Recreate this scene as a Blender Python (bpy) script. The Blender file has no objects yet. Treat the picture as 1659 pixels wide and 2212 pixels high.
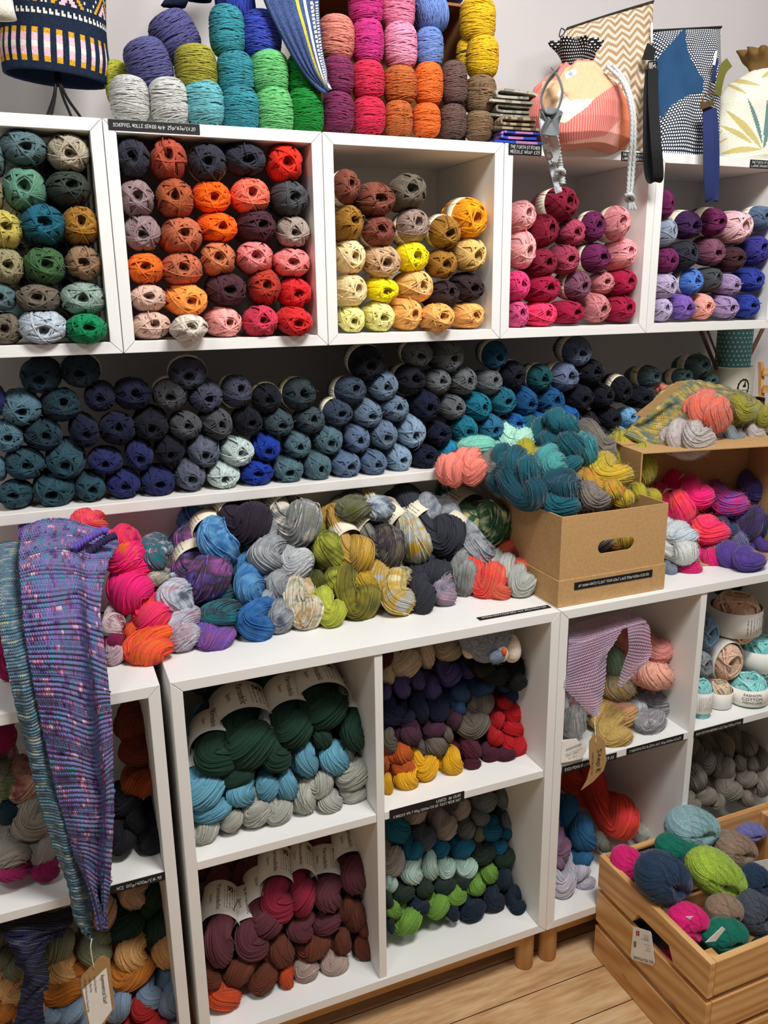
import bpy, math, random
import numpy as np
from mathutils import Vector, Matrix
random.seed(7)
SC = bpy.context.scene
COL = SC.collection
# ---------------------------------------------------------------- camera
CAM = np.array([-0.1312, -1.4183, 1.3710]); YAW, PITCH, ROLL, FPX = 0.3906, -0.2629, -0.0130, 1783.64
def cam_axes():
    cy, sy, cp, sp = math.cos(YAW), math.sin(YAW), math.cos(PITCH), math.sin(PITCH)
    f = np.array([sy*cp, cy*cp, sp]); r = np.array([cy, -sy, 0]); u = np.cross(r, f)
    cr, sr = math.cos(ROLL), math.sin(ROLL)
    return cr*r+sr*u, -sr*r+cr*u, f
RT, UP, FW = cam_axes()
cd = bpy.data.cameras.new('camera'); cam = bpy.data.objects.new('camera', cd); COL.objects.link(cam)
cd.sensor_fit = 'VERTICAL'; cd.sensor_height = 36; cd.lens = FPX/2212*36; cd.clip_start = .01
cam.matrix_world = Matrix([[RT[i], UP[i], -FW[i], CAM[i]] for i in range(3)]+[[0, 0, 0, 1]])
SC.camera = cam
# ---------------------------------------------------------------- light and exposure
w = bpy.data.worlds.new('world'); SC.world = w; w.use_nodes = True
w.node_tree.nodes['Background'].inputs[0].default_value = (1.0, .985, .975, 1)
w.node_tree.nodes['Background'].inputs[1].default_value = .065
def area(name, loc, tgt, sx, sy, e, col=(1, .985, .965)):
    l = bpy.data.lights.new(name, 'AREA'); l.shape = 'RECTANGLE'; l.size = sx; l.size_y = sy; l.energy = e; l.color = col
    o = bpy.data.objects.new(name, l); COL.objects.link(o); o.location = loc
    o.rotation_euler = (Vector(tgt)-Vector(loc)).to_track_quat('-Z', 'Y').to_euler(); return o
area('ceiling_panel', (.55, -1.15, 2.65), (.4, -.15, 1.0), .6, .30, 27)
area('ceiling_panel', (-.9, -1.5, 2.7), (-.1, 0, 1.0), .6, .3, 7)
area('ceiling_panel', (1.9, -1.7, 2.7), (.9, 0, .9), .6, .3, 7)
SC.view_settings.view_transform = 'Standard'; SC.view_settings.look = 'None'
SC.view_settings.gamma = 1; SC.view_settings.exposure = 0.56; SC.view_settings.use_curve_mapping = False
# ---------------------------------------------------------------- pixel -> point in the place
def ray(u, v): return RT*((u-829.5)/FPX) - UP*((v-1106)/FPX) + FW
def uy(u, v, y): d = ray(u, v); return CAM + d*((y-CAM[1])/d[1])
def uz(u, v, z): d = ray(u, v); return CAM + d*((z-CAM[2])/d[2])
def ppm(P): return FPX/float(np.dot(np.asarray(P)-CAM, FW))      # pixels per metre at a point
# ---------------------------------------------------------------- helpers
def tag(o, label=None, cat=None, group=None, kind=None):
    if label: o['label'] = label
    if cat: o['category'] = cat
    if group: o['group'] = group
    if kind: o['kind'] = kind
    return o
def mesh(name, V, F, smooth=True, uv=None):
    m = bpy.data.meshes.new(name); V = np.asarray(V, float)
    m.from_pydata(V.tolist(), [], F if isinstance(F, list) else F.tolist())
    if smooth: m.polygons.foreach_set('use_smooth', [True]*len(m.polygons))
    if uv is not None:
        l = m.uv_layers.new(name='UVMap'); idx = np.empty(len(m.loops), int); m.loops.foreach_get('vertex_index', idx)
        l.data.foreach_set('uv', np.asarray(uv, float)[idx].ravel())
    m.update(); return m
def link(name, me, mat=None, parent=None):
    o = bpy.data.objects.new(name, me); COL.objects.link(o)
    if mat is not None: setmat(o, mat)
    if parent is not None: o.parent = parent
    return o
def setmat(o, mat):
    if len(o.data.materials) == 0: o.data.materials.append(mat if not isinstance(mat, list) else mat[0])
    if isinstance(mat, list):
        for m in mat[1:]: o.data.materials.append(m)
    else:
        o.material_slots[0].link = 'OBJECT'; o.material_slots[0].material = mat
def empty(name, loc=(0, 0, 0), rz=0):
    o = bpy.data.objects.new(name, None); COL.objects.link(o); o.location = loc; o.rotation_euler = (0, 0, rz); o.empty_display_size = .02; return o
class MB:
    """collects simple solids into one mesh"""
    def __init__(s): s.V = []; s.F = []; s.mi = []
    def add(s, V, F, mi=0):
        n = len(s.V); s.V += [tuple(map(float, v)) for v in V]; s.F += [tuple(i+n for i in f) for f in F]; s.mi += [mi]*len(F); return s
    def hexa(s, P, mi=0):   # 8 corners: bottom 4 ccw, top 4 ccw
        return s.add(P, [(3, 2, 1, 0), (4, 5, 6, 7), (0, 1, 5, 4), (1, 2, 6, 5), (2, 3, 7, 6), (3, 0, 4, 7)], mi)
    def box(s, x0, x1, y0, y1, z0, z1, mi=0):
        return s.hexa([(x0, y0, z0), (x1, y0, z0), (x1, y1, z0), (x0, y1, z0), (x0, y0, z1), (x1, y0, z1), (x1, y1, z1), (x0, y1, z1)], mi)
    def tube(s, P, r, n=6, closed=False, mi=0, caps=True):
        V, F = tube(P, r, n, closed, caps); return s.add(V, F, mi)
    def build(s, name, mat, parent=None, smooth=False, bevel=0):
        me = mesh(name, s.V, s.F, smooth); o = link(name, me, mat, parent)
        if isinstance(mat, list): me.polygons.foreach_set('material_index', s.mi)
        if bevel: md = o.modifiers.new('bevel', 'BEVEL'); md.width = bevel; md.segments = 2; md.limit_method = 'ANGLE'
        return o
def frames(P, closed=False):
    P = np.asarray(P, float); n = len(P)
    T = np.roll(P, -1, 0)-np.roll(P, 1, 0) if closed else np.gradient(P, axis=0)
    T /= np.linalg.norm(T, axis=1)[:, None]+1e-12
    N = np.zeros_like(P); a = np.array([0, 0, 1.]) if abs(T[0][2]) < .9 else np.array([1., 0, 0])
    N[0] = a-T[0]*a.dot(T[0]); N[0] /= np.linalg.norm(N[0])
    for i in range(1, n):
        v = N[i-1]-T[i]*N[i-1].dot(T[i]); l = np.linalg.norm(v); N[i] = v/l if l > 1e-9 else N[i-1]
    return T, N, np.cross(T, N)
def tube(P, r, n=6, closed=False, caps=True):
    P = np.asarray(P, float); T, N, B = frames(P, closed); m = len(P); r = np.broadcast_to(np.asarray(r, float), (m,))
    a = np.arange(n)*2*np.pi/n
    V = (P[:, None]+r[:, None, None]*(np.cos(a)[None, :, None]*N[:, None]+np.sin(a)[None, :, None]*B[:, None])).reshape(-1, 3)
    F = [(i*n+j, i*n+(j+1) % n, ((i+1) % m)*n+(j+1) % n, ((i+1) % m)*n+j) for i in range(m if closed else m-1) for j in range(n)]
    if caps and not closed: F += [tuple(range(n))[::-1], tuple((m-1)*n+j for j in range(n))]
    return V, F
def spline(pts, n=40):
    P = np.asarray(pts, float); m = len(P)
    if m < 3: return np.array([P[0]+(P[-1]-P[0])*t for t in np.linspace(0, 1, n)])
    Q = np.vstack([2*P[0]-P[1], P, 2*P[-1]-P[-2]]); out = []
    for t in np.linspace(0, m-1-1e-9, n):
        i = int(t); f = t-i; a, b, c, d = Q[i], Q[i+1], Q[i+2], Q[i+3]
        out.append(.5*((2*b)+(-a+c)*f+(2*a-5*b+4*c-d)*f*f+(-a+3*b-3*c+d)*f**3))
    return np.array(out)
def gridmesh(G, uv=None):
    """G[n,m,3] -> V,F,uv"""
    n, m = G.shape[:2]; F = [(i*m+j, i*m+j+1, (i+1)*m+j+1, (i+1)*m+j) for i in range(n-1) for j in range(m-1)]
    return G.reshape(-1, 3), F, (uv.reshape(-1, 2) if uv is not None else None)
# ---------------------------------------------------------------- materials
def lin(c): return tuple(((x/255)/12.92 if x/255 <= .04045 else ((x/255+.055)/1.055)**2.4) for x in c)
class NT:
    def __init__(s, name):
        s.m = bpy.data.materials.new(name); s.m.use_nodes = True; s.t = s.m.node_tree; s.b = s.t.nodes['Principled BSDF']
    def n(s, typ, **k):
        nd = s.t.nodes.new(typ)
        for a, v in k.items():
            if a.startswith('i_'):
                key = a[2:]; nd.inputs[int(key) if key.isdigit() else key].default_value = v
            else: setattr(nd, a, v)
        return nd
    def l(s, a, b): s.t.links.new(a, b)
    def math(s, op, a, b=None, c=None):
        nd = s.n('ShaderNodeMath', operation=op)
        for i, x in enumerate((a, b, c)):
            if x is None: continue
            if isinstance(x, (int, float)): nd.inputs[i].default_value = x
            else: s.l(x, nd.inputs[i])
        return nd.outputs[0]
    def ramp(s, fac, stops, interp='LINEAR'):
        nd = s.n('ShaderNodeValToRGB'); cr = nd.color_ramp; cr.interpolation = interp
        while len(cr.elements) < len(stops): cr.elements.new(.5)
        for e, (p, c) in zip(cr.elements, stops): e.position = p; e.color = (*lin(c), 1)
        s.l(fac, nd.inputs[0]); return nd.outputs[0]
    def mix(s, fac, a, b, bt='MIX'):
        nd = s.n('ShaderNodeMixRGB', blend_type=bt)
        for i, x in enumerate((fac, a, b)):
            if isinstance(x, (int, float)): nd.inputs[i].default_value = x
            elif isinstance(x, tuple): nd.inputs[i].default_value = (*lin(x), 1)
            else: s.l(x, nd.inputs[i])
        return nd.outputs[0]
    def bump(s, h, strength=.3, dist=.002):
        nd = s.n('ShaderNodeBump', i_Strength=strength, i_Distance=dist); s.l(h, nd.inputs['Height']); s.l(nd.outputs[0], s.b.inputs['Normal'])
    def coord(s, which='Object', sc=(1, 1, 1), loc=(0, 0, 0), rot=(0, 0, 0)):
        c = s.n('ShaderNodeTexCoord'); mp = s.n('ShaderNodeMapping'); mp.inputs['Scale'].default_value = sc; mp.inputs['Location'].default_value = loc
        mp.inputs['Rotation'].default_value = rot; s.l(c.outputs[which], mp.inputs[0]); return mp.outputs[0]
    def noise(s, vec, scale=5, detail=3, rough=.5):
        nd = s.n('ShaderNodeTexNoise', i_Scale=scale, i_Detail=detail, i_Roughness=rough); s.l(vec, nd.inputs['Vector']); return nd.outputs[0]
    def col(s, x):
        if isinstance(x, tuple): s.b.inputs['Base Color'].default_value = (*lin(x), 1)
        else: s.l(x, s.b.inputs['Base Color'])
    def rough(s, r, spec=None):
        s.b.inputs['Roughness'].default_value = r
        if spec is not None: s.b.inputs['Specular IOR Level'].default_value = spec
        return s.m
def plain(name, c, rough=.5, var=.06, scale=40, spec=.3, bump=0, metal=0):
    t = NT(name); v = t.noise(t.coord(), scale, 4)
    d = tuple(x*(1-var) for x in c); h = tuple(min(255, x*(1+var)) for x in c)
    t.col(t.ramp(v, [(.3, d), (.7, h)])); t.b.inputs['Metallic'].default_value = metal
    if bump: t.bump(v, bump, .001)
    return t.rough(rough, spec)
PAL = {}
def pal(s):
    for e in s.strip().split('\n'):
        n, c = e.rsplit(' ', 1); PAL[n.strip()] = tuple(int(x) for x in c.split(','))
_ym = {}
def yarn(name, fuzzy=False):
    """woollen yarn of one or several colours ('a/b/c'); strands differ a little, ply bumps"""
    key = (name, fuzzy)
    if key in _ym: return _ym[key]
    cs = [PAL[x] for x in name.split('/')]
    t = NT('yarn_'+name.replace('/', '_').replace(' ', '_')+('_mohair' if fuzzy else ''))
    uvn = t.n('ShaderNodeUVMap'); sep = t.n('ShaderNodeSeparateXYZ'); t.l(uvn.outputs[0], sep.inputs[0])
    cb = t.n('ShaderNodeCombineXYZ'); t.l(t.math('MULTIPLY', sep.outputs[0], 60.0), cb.inputs[0]); t.l(t.math('MULTIPLY', sep.outputs[1], 37.7), cb.inputs[1])
    oi = t.n('ShaderNodeObjectInfo'); t.l(t.math('MULTIPLY', oi.outputs['Random'], 50.0), cb.inputs[2])
    n1 = t.noise(cb.outputs[0], 1.0, 3, .7)
    if len(cs) == 1: base = t.mix(0, cs[0], cs[0])
    else:
        cb2 = t.n('ShaderNodeCombineXYZ'); t.l(t.math('MULTIPLY', sep.outputs[0], 7.0), cb2.inputs[0]); t.l(t.math('MULTIPLY', sep.outputs[1], .35), cb2.inputs[1])
        t.l(t.math('MULTIPLY', oi.outputs['Random'], 90.0), cb2.inputs[2]); n2 = t.noise(cb2.outputs[0], 1.0, 2, .55)
        k = len(cs); base = t.ramp(n2, [(.33+.34*i/(k-1), c) for i, c in enumerate(cs)])
    hv = t.n('ShaderNodeHueSaturation'); t.l(base, hv.inputs['Color'])
    wn = t.n('ShaderNodeTexWhiteNoise', noise_dimensions='1D'); t.l(t.math('FLOOR', t.math('MULTIPLY', sep.outputs[1], 9.677)), wn.inputs['W'])
    t.l(t.math('MULTIPLY', t.math('MULTIPLY_ADD', n1, 1.5, .25), t.math('MULTIPLY_ADD', wn.outputs[0], .22 if fuzzy else .4, .92 if fuzzy else .82)), hv.inputs['Value']); hv.inputs['Saturation'].default_value = 1.0
    t.col(hv.outputs[0])
    if fuzzy: t.b.inputs['Sheen Weight'].default_value = .55; t.b.inputs['Sheen Roughness'].default_value = .4
    else: t.b.inputs['Sheen Weight'].default_value = .08
    t.bump(t.math('ADD', t.math('MULTIPLY', n1, .6), t.math('ABSOLUTE', t.math('SINE', t.math('MULTIPLY', sep.outputs[1], 9.677*math.pi)))), .22 if fuzzy else .75, .0012)
    _ym[key] = t.rough(.75, .18); return _ym[key]
# ---------------------------------------------------------------- yarn shapes (unit size, front end towards +z)
def prof(d, c, e=.78, dim=.30):
    s = d[..., 2]; rho = np.sqrt(np.maximum(1-s*s, 1e-12)); r = rho**e; z = c*np.sign(s)*np.abs(s)**e
    z = z-np.sign(s)*dim*np.exp(-(r/.30)**2); return np.stack([d[..., 0]/rho*r, d[..., 1]/rho*r, z], -1)
def join(parts):
    V = []; F = []; U = []; n = 0
    for v, f, u in parts:
        V.append(v); U.append(u); F += [tuple(i+n for i in q) for q in f]; n += len(v)
    return np.vstack(V), F, np.vstack(U)
def core(c, k, dim):
    n, m = 22, 28; th = np.linspace(.02, np.pi-.02, n)[:, None]; ph = np.linspace(0, 2*np.pi, m)[None]
    d = np.stack([np.sin(th)*np.cos(ph), np.sin(th)*np.sin(ph), np.cos(th)+0*ph], -1); G = prof(d, c, .78, dim+.25)*k
    V, F, _ = gridmesh(G); return V, F, np.stack([np.repeat(np.arange(n)*.05, m), np.tile(np.arange(m)*.3, n)], -1)
def ball_mesh(seed, c=1.6, loops=108, tr=.031, amin=9, amax=22, seg=36, dim=.3, end=None):
    rg = np.random.RandomState(seed); parts = [core(c, .95, dim)]; az = rg.rand()*6; k = 0
    while k < loops:
        nb = rg.randint(6, 14); al = math.radians(rg.uniform(amin, amax)); step = rg.uniform(.04, .06)*rg.choice([-1, 1])
        if k > loops-10: nb = rg.randint(1, 4); al = math.radians(rg.uniform(10, 40))
        for j in range(nb):
            if k >= loops: break
            a = az+j*step; aa = al+rg.uniform(-.02, .02)
            nrm = np.array([math.cos(a)*math.cos(aa), math.sin(a)*math.cos(aa), math.sin(aa)])
            e1 = np.cross(nrm, [0, 0, 1]); e1 /= np.linalg.norm(e1); e2 = np.cross(nrm, e1)
            t = np.linspace(0, 2*np.pi, seg, endpoint=False); d = np.cos(t)[:, None]*e1+np.sin(t)[:, None]*e2
            P = prof(d, c, .78, dim)*(0.965+.06*k/loops+rg.uniform(-.008, .008))
            V, F = tube(P, tr*rg.uniform(.85, 1.15), 5, True); u = np.stack([np.repeat(np.arange(seg)*.02+rg.rand()*3, 5), np.full(seg*5, k*.61)], -1)
            parts.append((V, F, u)); k += 1
        az += 2.4+rg.uniform(-.3, .3)
    if seed % 3: V, F, U = join(parts); return mesh('wound_ball', V, F, True, U)
    p0 = np.array([[.1, .0, c*.8], [.35, -.2, c*1.03], [.62, -.5, c*.9], [.75, -.85, c*.55]])@np.array([[math.cos(az), -math.sin(az), 0], [math.sin(az), math.cos(az), 0], [0, 0, 1]])
    P = spline(p0, 14); V, F = tube(P, tr, 5); parts.append((V, F, np.stack([np.repeat(np.arange(14)*.02, 5), np.full(70, 9.3)], -1)))
    V, F, U = join(parts); return mesh('wound_ball', V, F, True, U)
def barrel_mesh(seed, h=1.12, loops=112, tr=.029, tilt=16, seg=36):
    """cylinder wound nearly level, axis z, radius 1, half height h"""
    rg = np.random.RandomState(seed); rad = lambda z: (1-np.clip(np.abs(z)/h, 0, 1)**3.6)**.34*(1.01+.02*np.cos(z*2))
    zz = np.linspace(-h*.999, h*.999, 18); n = 30; a = np.linspace(0, 2*np.pi, n); R = np.maximum(rad(zz), .15)*.95; R[0] = R[-1] = .02
    G = np.stack([R[:, None]*np.cos(a), R[:, None]*np.sin(a), np.repeat(zz[:, None]*.97, n, 1)], -1); V, F, _ = gridmesh(G)
    parts = [(V, F, np.stack([np.repeat(zz, n), np.tile(a, 18)], -1))]
    for k in range(loops):
        z0 = -h+2*h*((k*.618034) % 1); tl = math.radians(rg.uniform(.3, 1)*tilt*rg.choice([-1, 1])); ph = rg.rand()*6.28
        t = np.linspace(0, 2*np.pi, seg, endpoint=False); z = np.clip(z0+math.tan(tl)*np.cos(t-ph)+.02*np.sin(3*t+k), -h*.985, h*.985)
        r = np.maximum(rad(z), .25)*(.97+.05*k/loops); P = np.stack([r*np.cos(t), r*np.sin(t), z], -1)
        V, F = tube(P, tr*rg.uniform(.85, 1.15), 5, True); parts.append((V, F, np.stack([np.repeat(np.arange(seg)*.02+rg.rand()*3, 5), np.full(seg*5, k*.61)], -1)))
    V, F, U = join(parts); return mesh('wound_cylinder', V, F, True, U)
def fuzz(V, F, n, length, seed, wid=.006):
    rg = np.random.RandomState(seed); out = []; V = np.asarray(V); Fq = [f for f in F if len(f) == 4]
    for i in range(n):
        f = Fq[rg.randint(len(Fq))]; p = V[list(f)].mean(0); nn = np.cross(V[f[1]]-V[f[0]], V[f[3]]-V[f[0]]); l = np.linalg.norm(nn)
        if l < 1e-9: continue
        nn /= l; tdir = np.cross(nn, rg.randn(3)); tdir /= np.linalg.norm(tdir)+1e-9; L = length*rg.uniform(.4, 1.3)
        P = np.array([p, p+nn*L*.5+tdir*L*.5, p+nn*L*rg.uniform(.2, .9)+tdir*L*1.3])
        v, fc = tube(P, [wid, wid, wid*.4], 3, False, False); out.append((v, fc, np.stack([np.full(len(v), i*.37), np.full(len(v), i*.13)], -1)))
    return out
def hank_mesh(seed, L=6., R=.62, turns=1.0, bend=0., K=34, depth=.05, hair=0, flat=1., th0=0., stray=22, waist=0):
    """a loop of strands twisted on itself; front U-turn at z=0, tail at z=-L, rope radius 1"""
    rg = np.random.RandomState(seed); n = 84; ph = np.pi+np.linspace(0, 2*np.pi, n)
    sgn = lambda x, e: np.sign(x)*np.abs(x)**e
    def cen(ph, off=0):
        z = -L/2+L/2*sgn(np.cos(ph), .8)-.95; a = R*sgn(np.sin(ph), .55); th = th0+2*np.pi*turns*(z/L)
        zz = z+L/2; return np.stack([a*np.cos(th)+bend*(zz/L)**2*2, a*np.sin(th), z+.95*(z+.95)/L*0], -1)
    C = cen(ph); T, N, B = frames(C); m = K*4; psi = np.arange(m)*2*np.pi/m
    rr = 1.06-.16*np.exp(-((C[:, 2]+L*.5)/(L*.22))**2)-.12*np.clip((-C[:, 2]-L*.8)/(L*.2), 0, 1)+.03*np.sin(np.arange(n)*.35+seed)
    js = rg.uniform(-.04, .05, K)
    V = []; U = []
    for i in range(n):
        w = psi+1.4*math.sin(i*.045+seed)+.10*np.sin(psi*3+i*.22)+.05*np.sin(psi*5-i*.31)
        g = 1+depth*(np.abs(np.sin(K*psi/2))-.62)+np.repeat(js, 4)*(1+.5*math.sin(i*.2))+.045*np.sin(2*psi+i*.13+seed)
        V.append(C[i]+rr[i]*g[:, None]*(np.cos(w)[:, None]*N[i]+np.sin(w)[:, None]*B[i])*np.array([1, flat, 1]))
        U.append(np.stack([np.full(m, i/n*3), np.arange(m)*.0775], -1))
    V = np.vstack(V); U = np.vstack(U); F = [(i*m+j, i*m+(j+1) % m, (i+1)*m+(j+1) % m, (i+1)*m+j) for i in range(n-1) for j in range(m)]
    parts = [(V, F, U)]
    for k in range(stray):
        i0 = rg.randint(0, n-16); ln = rg.randint(12, 34); a0 = rg.rand()*6.28; da = rg.uniform(-.9, .9); ii = np.arange(i0, min(n, i0+ln))
        t = np.linspace(0, 1, len(ii)); w = a0+da*t; P = C[ii]+((rr[ii]*(1.02+.05*np.sin(t*3.14)))[:, None])*(np.cos(w)[:, None]*N[ii]+np.sin(w)[:, None]*B[ii])*np.array([1, flat, 1])
        v, f = tube(P, .045, 4); parts.append((v, f, np.stack([np.repeat(ii/n*3, 4), np.full(len(v), 20+k*.7)], -1)))
    if hair: parts += fuzz(V, F, hair, .36, seed, .010)
    V, F, U = join(parts)
    if waist: V[:, :2] *= (1-waist*np.exp(-((V[:, 2]+4.0)/.95)**2))[:, None]
    return mesh('twisted_hank', V, F, True, U)
BALLS = [ball_mesh(s) for s in (1, 2, 3, 5, 8, 13, 21, 34)]
CAKES = [ball_mesh(s, 1.0, 70, .05, 20, 40, 40, .22) for s in (3, 4)]
BARRELS = [barrel_mesh(s) for s in (1, 2, 3, 4, 5)]
HANKS = [hank_mesh(1, 6, .62, .9), hank_mesh(2, 6, .66, 1.2, .3, th0=1.0), hank_mesh(3, 5.5, .7, .7, -.3, th0=2.0), hank_mesh(4, 6, .6, 1.4, 0, th0=.5),
         hank_mesh(5, 5, .72, .8, .4, K=28, depth=.07), hank_mesh(6, 6.5, .64, 1.0, -.5, th0=1.6, K=40), hank_mesh(7, 5.5, .75, .55, 0, th0=2.6)]
LHANKS = [hank_mesh(21, 6, .72, .55, th0=.4, waist=.30), hank_mesh(22, 6, .7, .6, .15, th0=1.9, waist=.30), hank_mesh(23, 6, .75, .5, -.1, th0=2.9, waist=.30, K=38)]
MOHAIR = [hank_mesh(11, 5.5, .66, .8, .2, K=46, depth=.035, hair=1500, stray=22), hank_mesh(12, 5, .72, 1.0, -.3, K=46, depth=.035, hair=1500, th0=1.4, stray=22), hank_mesh(13, 5.5, .7, .6, .1, K=46, depth=.035, hair=1500, th0=2.3, stray=22)]
def mball(seed):
    """big soft ball: fine strands radiating from a slit in the middle of the face, halo of fibres"""
    rg = np.random.RandomState(seed); n, K = 34, 76; m = K*4; th = np.linspace(.03, np.pi-.03, n)[:, None]; ps = np.linspace(0, 2*np.pi, m+1)[None]; js = np.append(np.repeat(rg.uniform(-.012, .014, K), 4), 0)[None]
    w = ps+.5*np.sin(th*1.7+seed)+.06*np.sin(ps*3+th*4); r = np.sin(th)**.8; g = 1+(.022*(np.abs(np.sin(K*ps/2))-.6)+js)*np.sin(th)+.03*np.sin(2*w+th*2+seed)
    z = .92*np.sign(np.cos(th))*np.abs(np.cos(th))**.85; z = z-.22*np.exp(-(r/.22)**2)*np.sign(z)-.10*np.exp(-(r*np.sin(w)/.12)**2)*(r < .75)*(z > 0)
    G = np.stack([r*g*np.cos(w), r*g*np.sin(w), z*g], -1); V, F, _ = gridmesh(G); U = np.stack([np.repeat(np.arange(n)*.03, m+1), np.tile(np.append(np.repeat(np.arange(K), 4), 0)*.31, n)], -1); parts = [(V, F, U)]
    for k in range(46):
        a0 = rg.rand()*6.28; da = rg.uniform(-1.1, 1.1); t = np.linspace(.25, rg.uniform(1.0, 2.2), 22); aa = a0+da*(t-.25); rr = np.sin(t)**.8*(1.02+.015*np.sin(t*3)); zz = .94*np.sign(np.cos(t))*np.abs(np.cos(t))**.85
        P = np.stack([rr*np.cos(aa), rr*np.sin(aa), zz], -1); v, f = tube(P, .009, 4); parts.append((v, f, np.stack([np.repeat(t*.3, 4), np.full(len(v), 30+k*.7)], -1)))
    parts += fuzz(V, F, 3200, .17, seed, .0050); V, F, U = join(parts); return mesh('mohair_ball', V, F, True, U)
MBALLS = [mball(5), mball(6)]
# paper bands
def band_mesh(name, z0, z1, r0, r1, a0=0, a1=2*math.pi, n=40, th=.015, flat=1.0):
    a = np.linspace(a0, a1, n); G = []
    for z, r in ((z0, r0-th), (z0, r0), ((z0+z1)/2, (r0+r1)/2*1.005), (z1, r1), (z1, r1-th)): G.append(np.stack([r*np.cos(a), r*flat*np.sin(a), np.full(n, z)], -1))
    G = np.array(G); uv = np.stack([np.repeat(np.array([0, 0, .5, 1, 1])[:, None], n, 1), np.repeat(((a-a0)/6.283)[None], 5, 0)], -1)
    V, F, U = gridmesh(G, uv); return mesh(name, V, F, True, U)
def paper(name, c, ink=(60, 55, 55), lines=14, blocks=3., thr=.5):
    t = NT(name); uvn = t.n('ShaderNodeUVMap'); sep = t.n('ShaderNodeSeparateXYZ'); t.l(uvn.outputs[0], sep.inputs[0]); u, v = sep.outputs[0], sep.outputs[1]
    cb = t.n('ShaderNodeCombineXYZ'); t.l(t.math('MULTIPLY', u, 26.), cb.inputs[0]); t.l(t.math('FLOOR', t.math('MULTIPLY', v, lines*2.5)), cb.inputs[1]); nz = t.noise(cb.outputs[0], 1.6, 2)
    fr = t.math('FRACT', t.math('MULTIPLY', v, lines*2.5)); ln = t.math('LESS_THAN', fr, .36)
    bl = t.math('LESS_THAN', t.math('FRACT', t.math('MULTIPLY', v, blocks)), thr); mu = t.math('MULTIPLY', t.math('GREATER_THAN', u, .14), t.math('LESS_THAN', u, .82))
    f = t.math('MULTIPLY', t.math('MULTIPLY', ln, t.math('GREATER_THAN', nz, .46)), t.math('MULTIPLY', bl, mu))
    nn = t.noise(t.coord(), 60, 3); t.col(t.mix(t.math('MULTIPLY', f, .75), t.ramp(nn, [(.3, tuple(x*.95 for x in c)), (.7, c)]), ink)); return t.rough(.7, .2)
M = {}
M['cream_paper'] = paper('cream_paper', (246, 236, 210))
M['white_paper'] = paper('white_paper', (250, 247, 240), lines=18, blocks=2.2, thr=.45)
M['blank_paper'] = plain('blank_paper', (248, 244, 236), .7, .02)
M['black_paper'] = paper('black_paper', (22, 22, 24), (190, 190, 190))
M['ink'] = plain('black_ink', (28, 25, 26), .7)
M['chalk'] = plain('white_chalk_ink', (240, 240, 238), .8, .04)
M['label_black'] = plain('blackboard_card', (24, 24, 26), .55, .08)
BB = band_mesh('ball_band', -.42, .36, 1.045, 1.045); BB2 = band_mesh('cake_band', -.50, .50, 1.13, 1.13)
HBR = 1.72
HB = band_mesh('skein_band', -5.0, -2.15, HBR, HBR); HB2 = band_mesh('skein_band_narrow', -4.75, -3.2, 1.30, 1.30)
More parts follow.
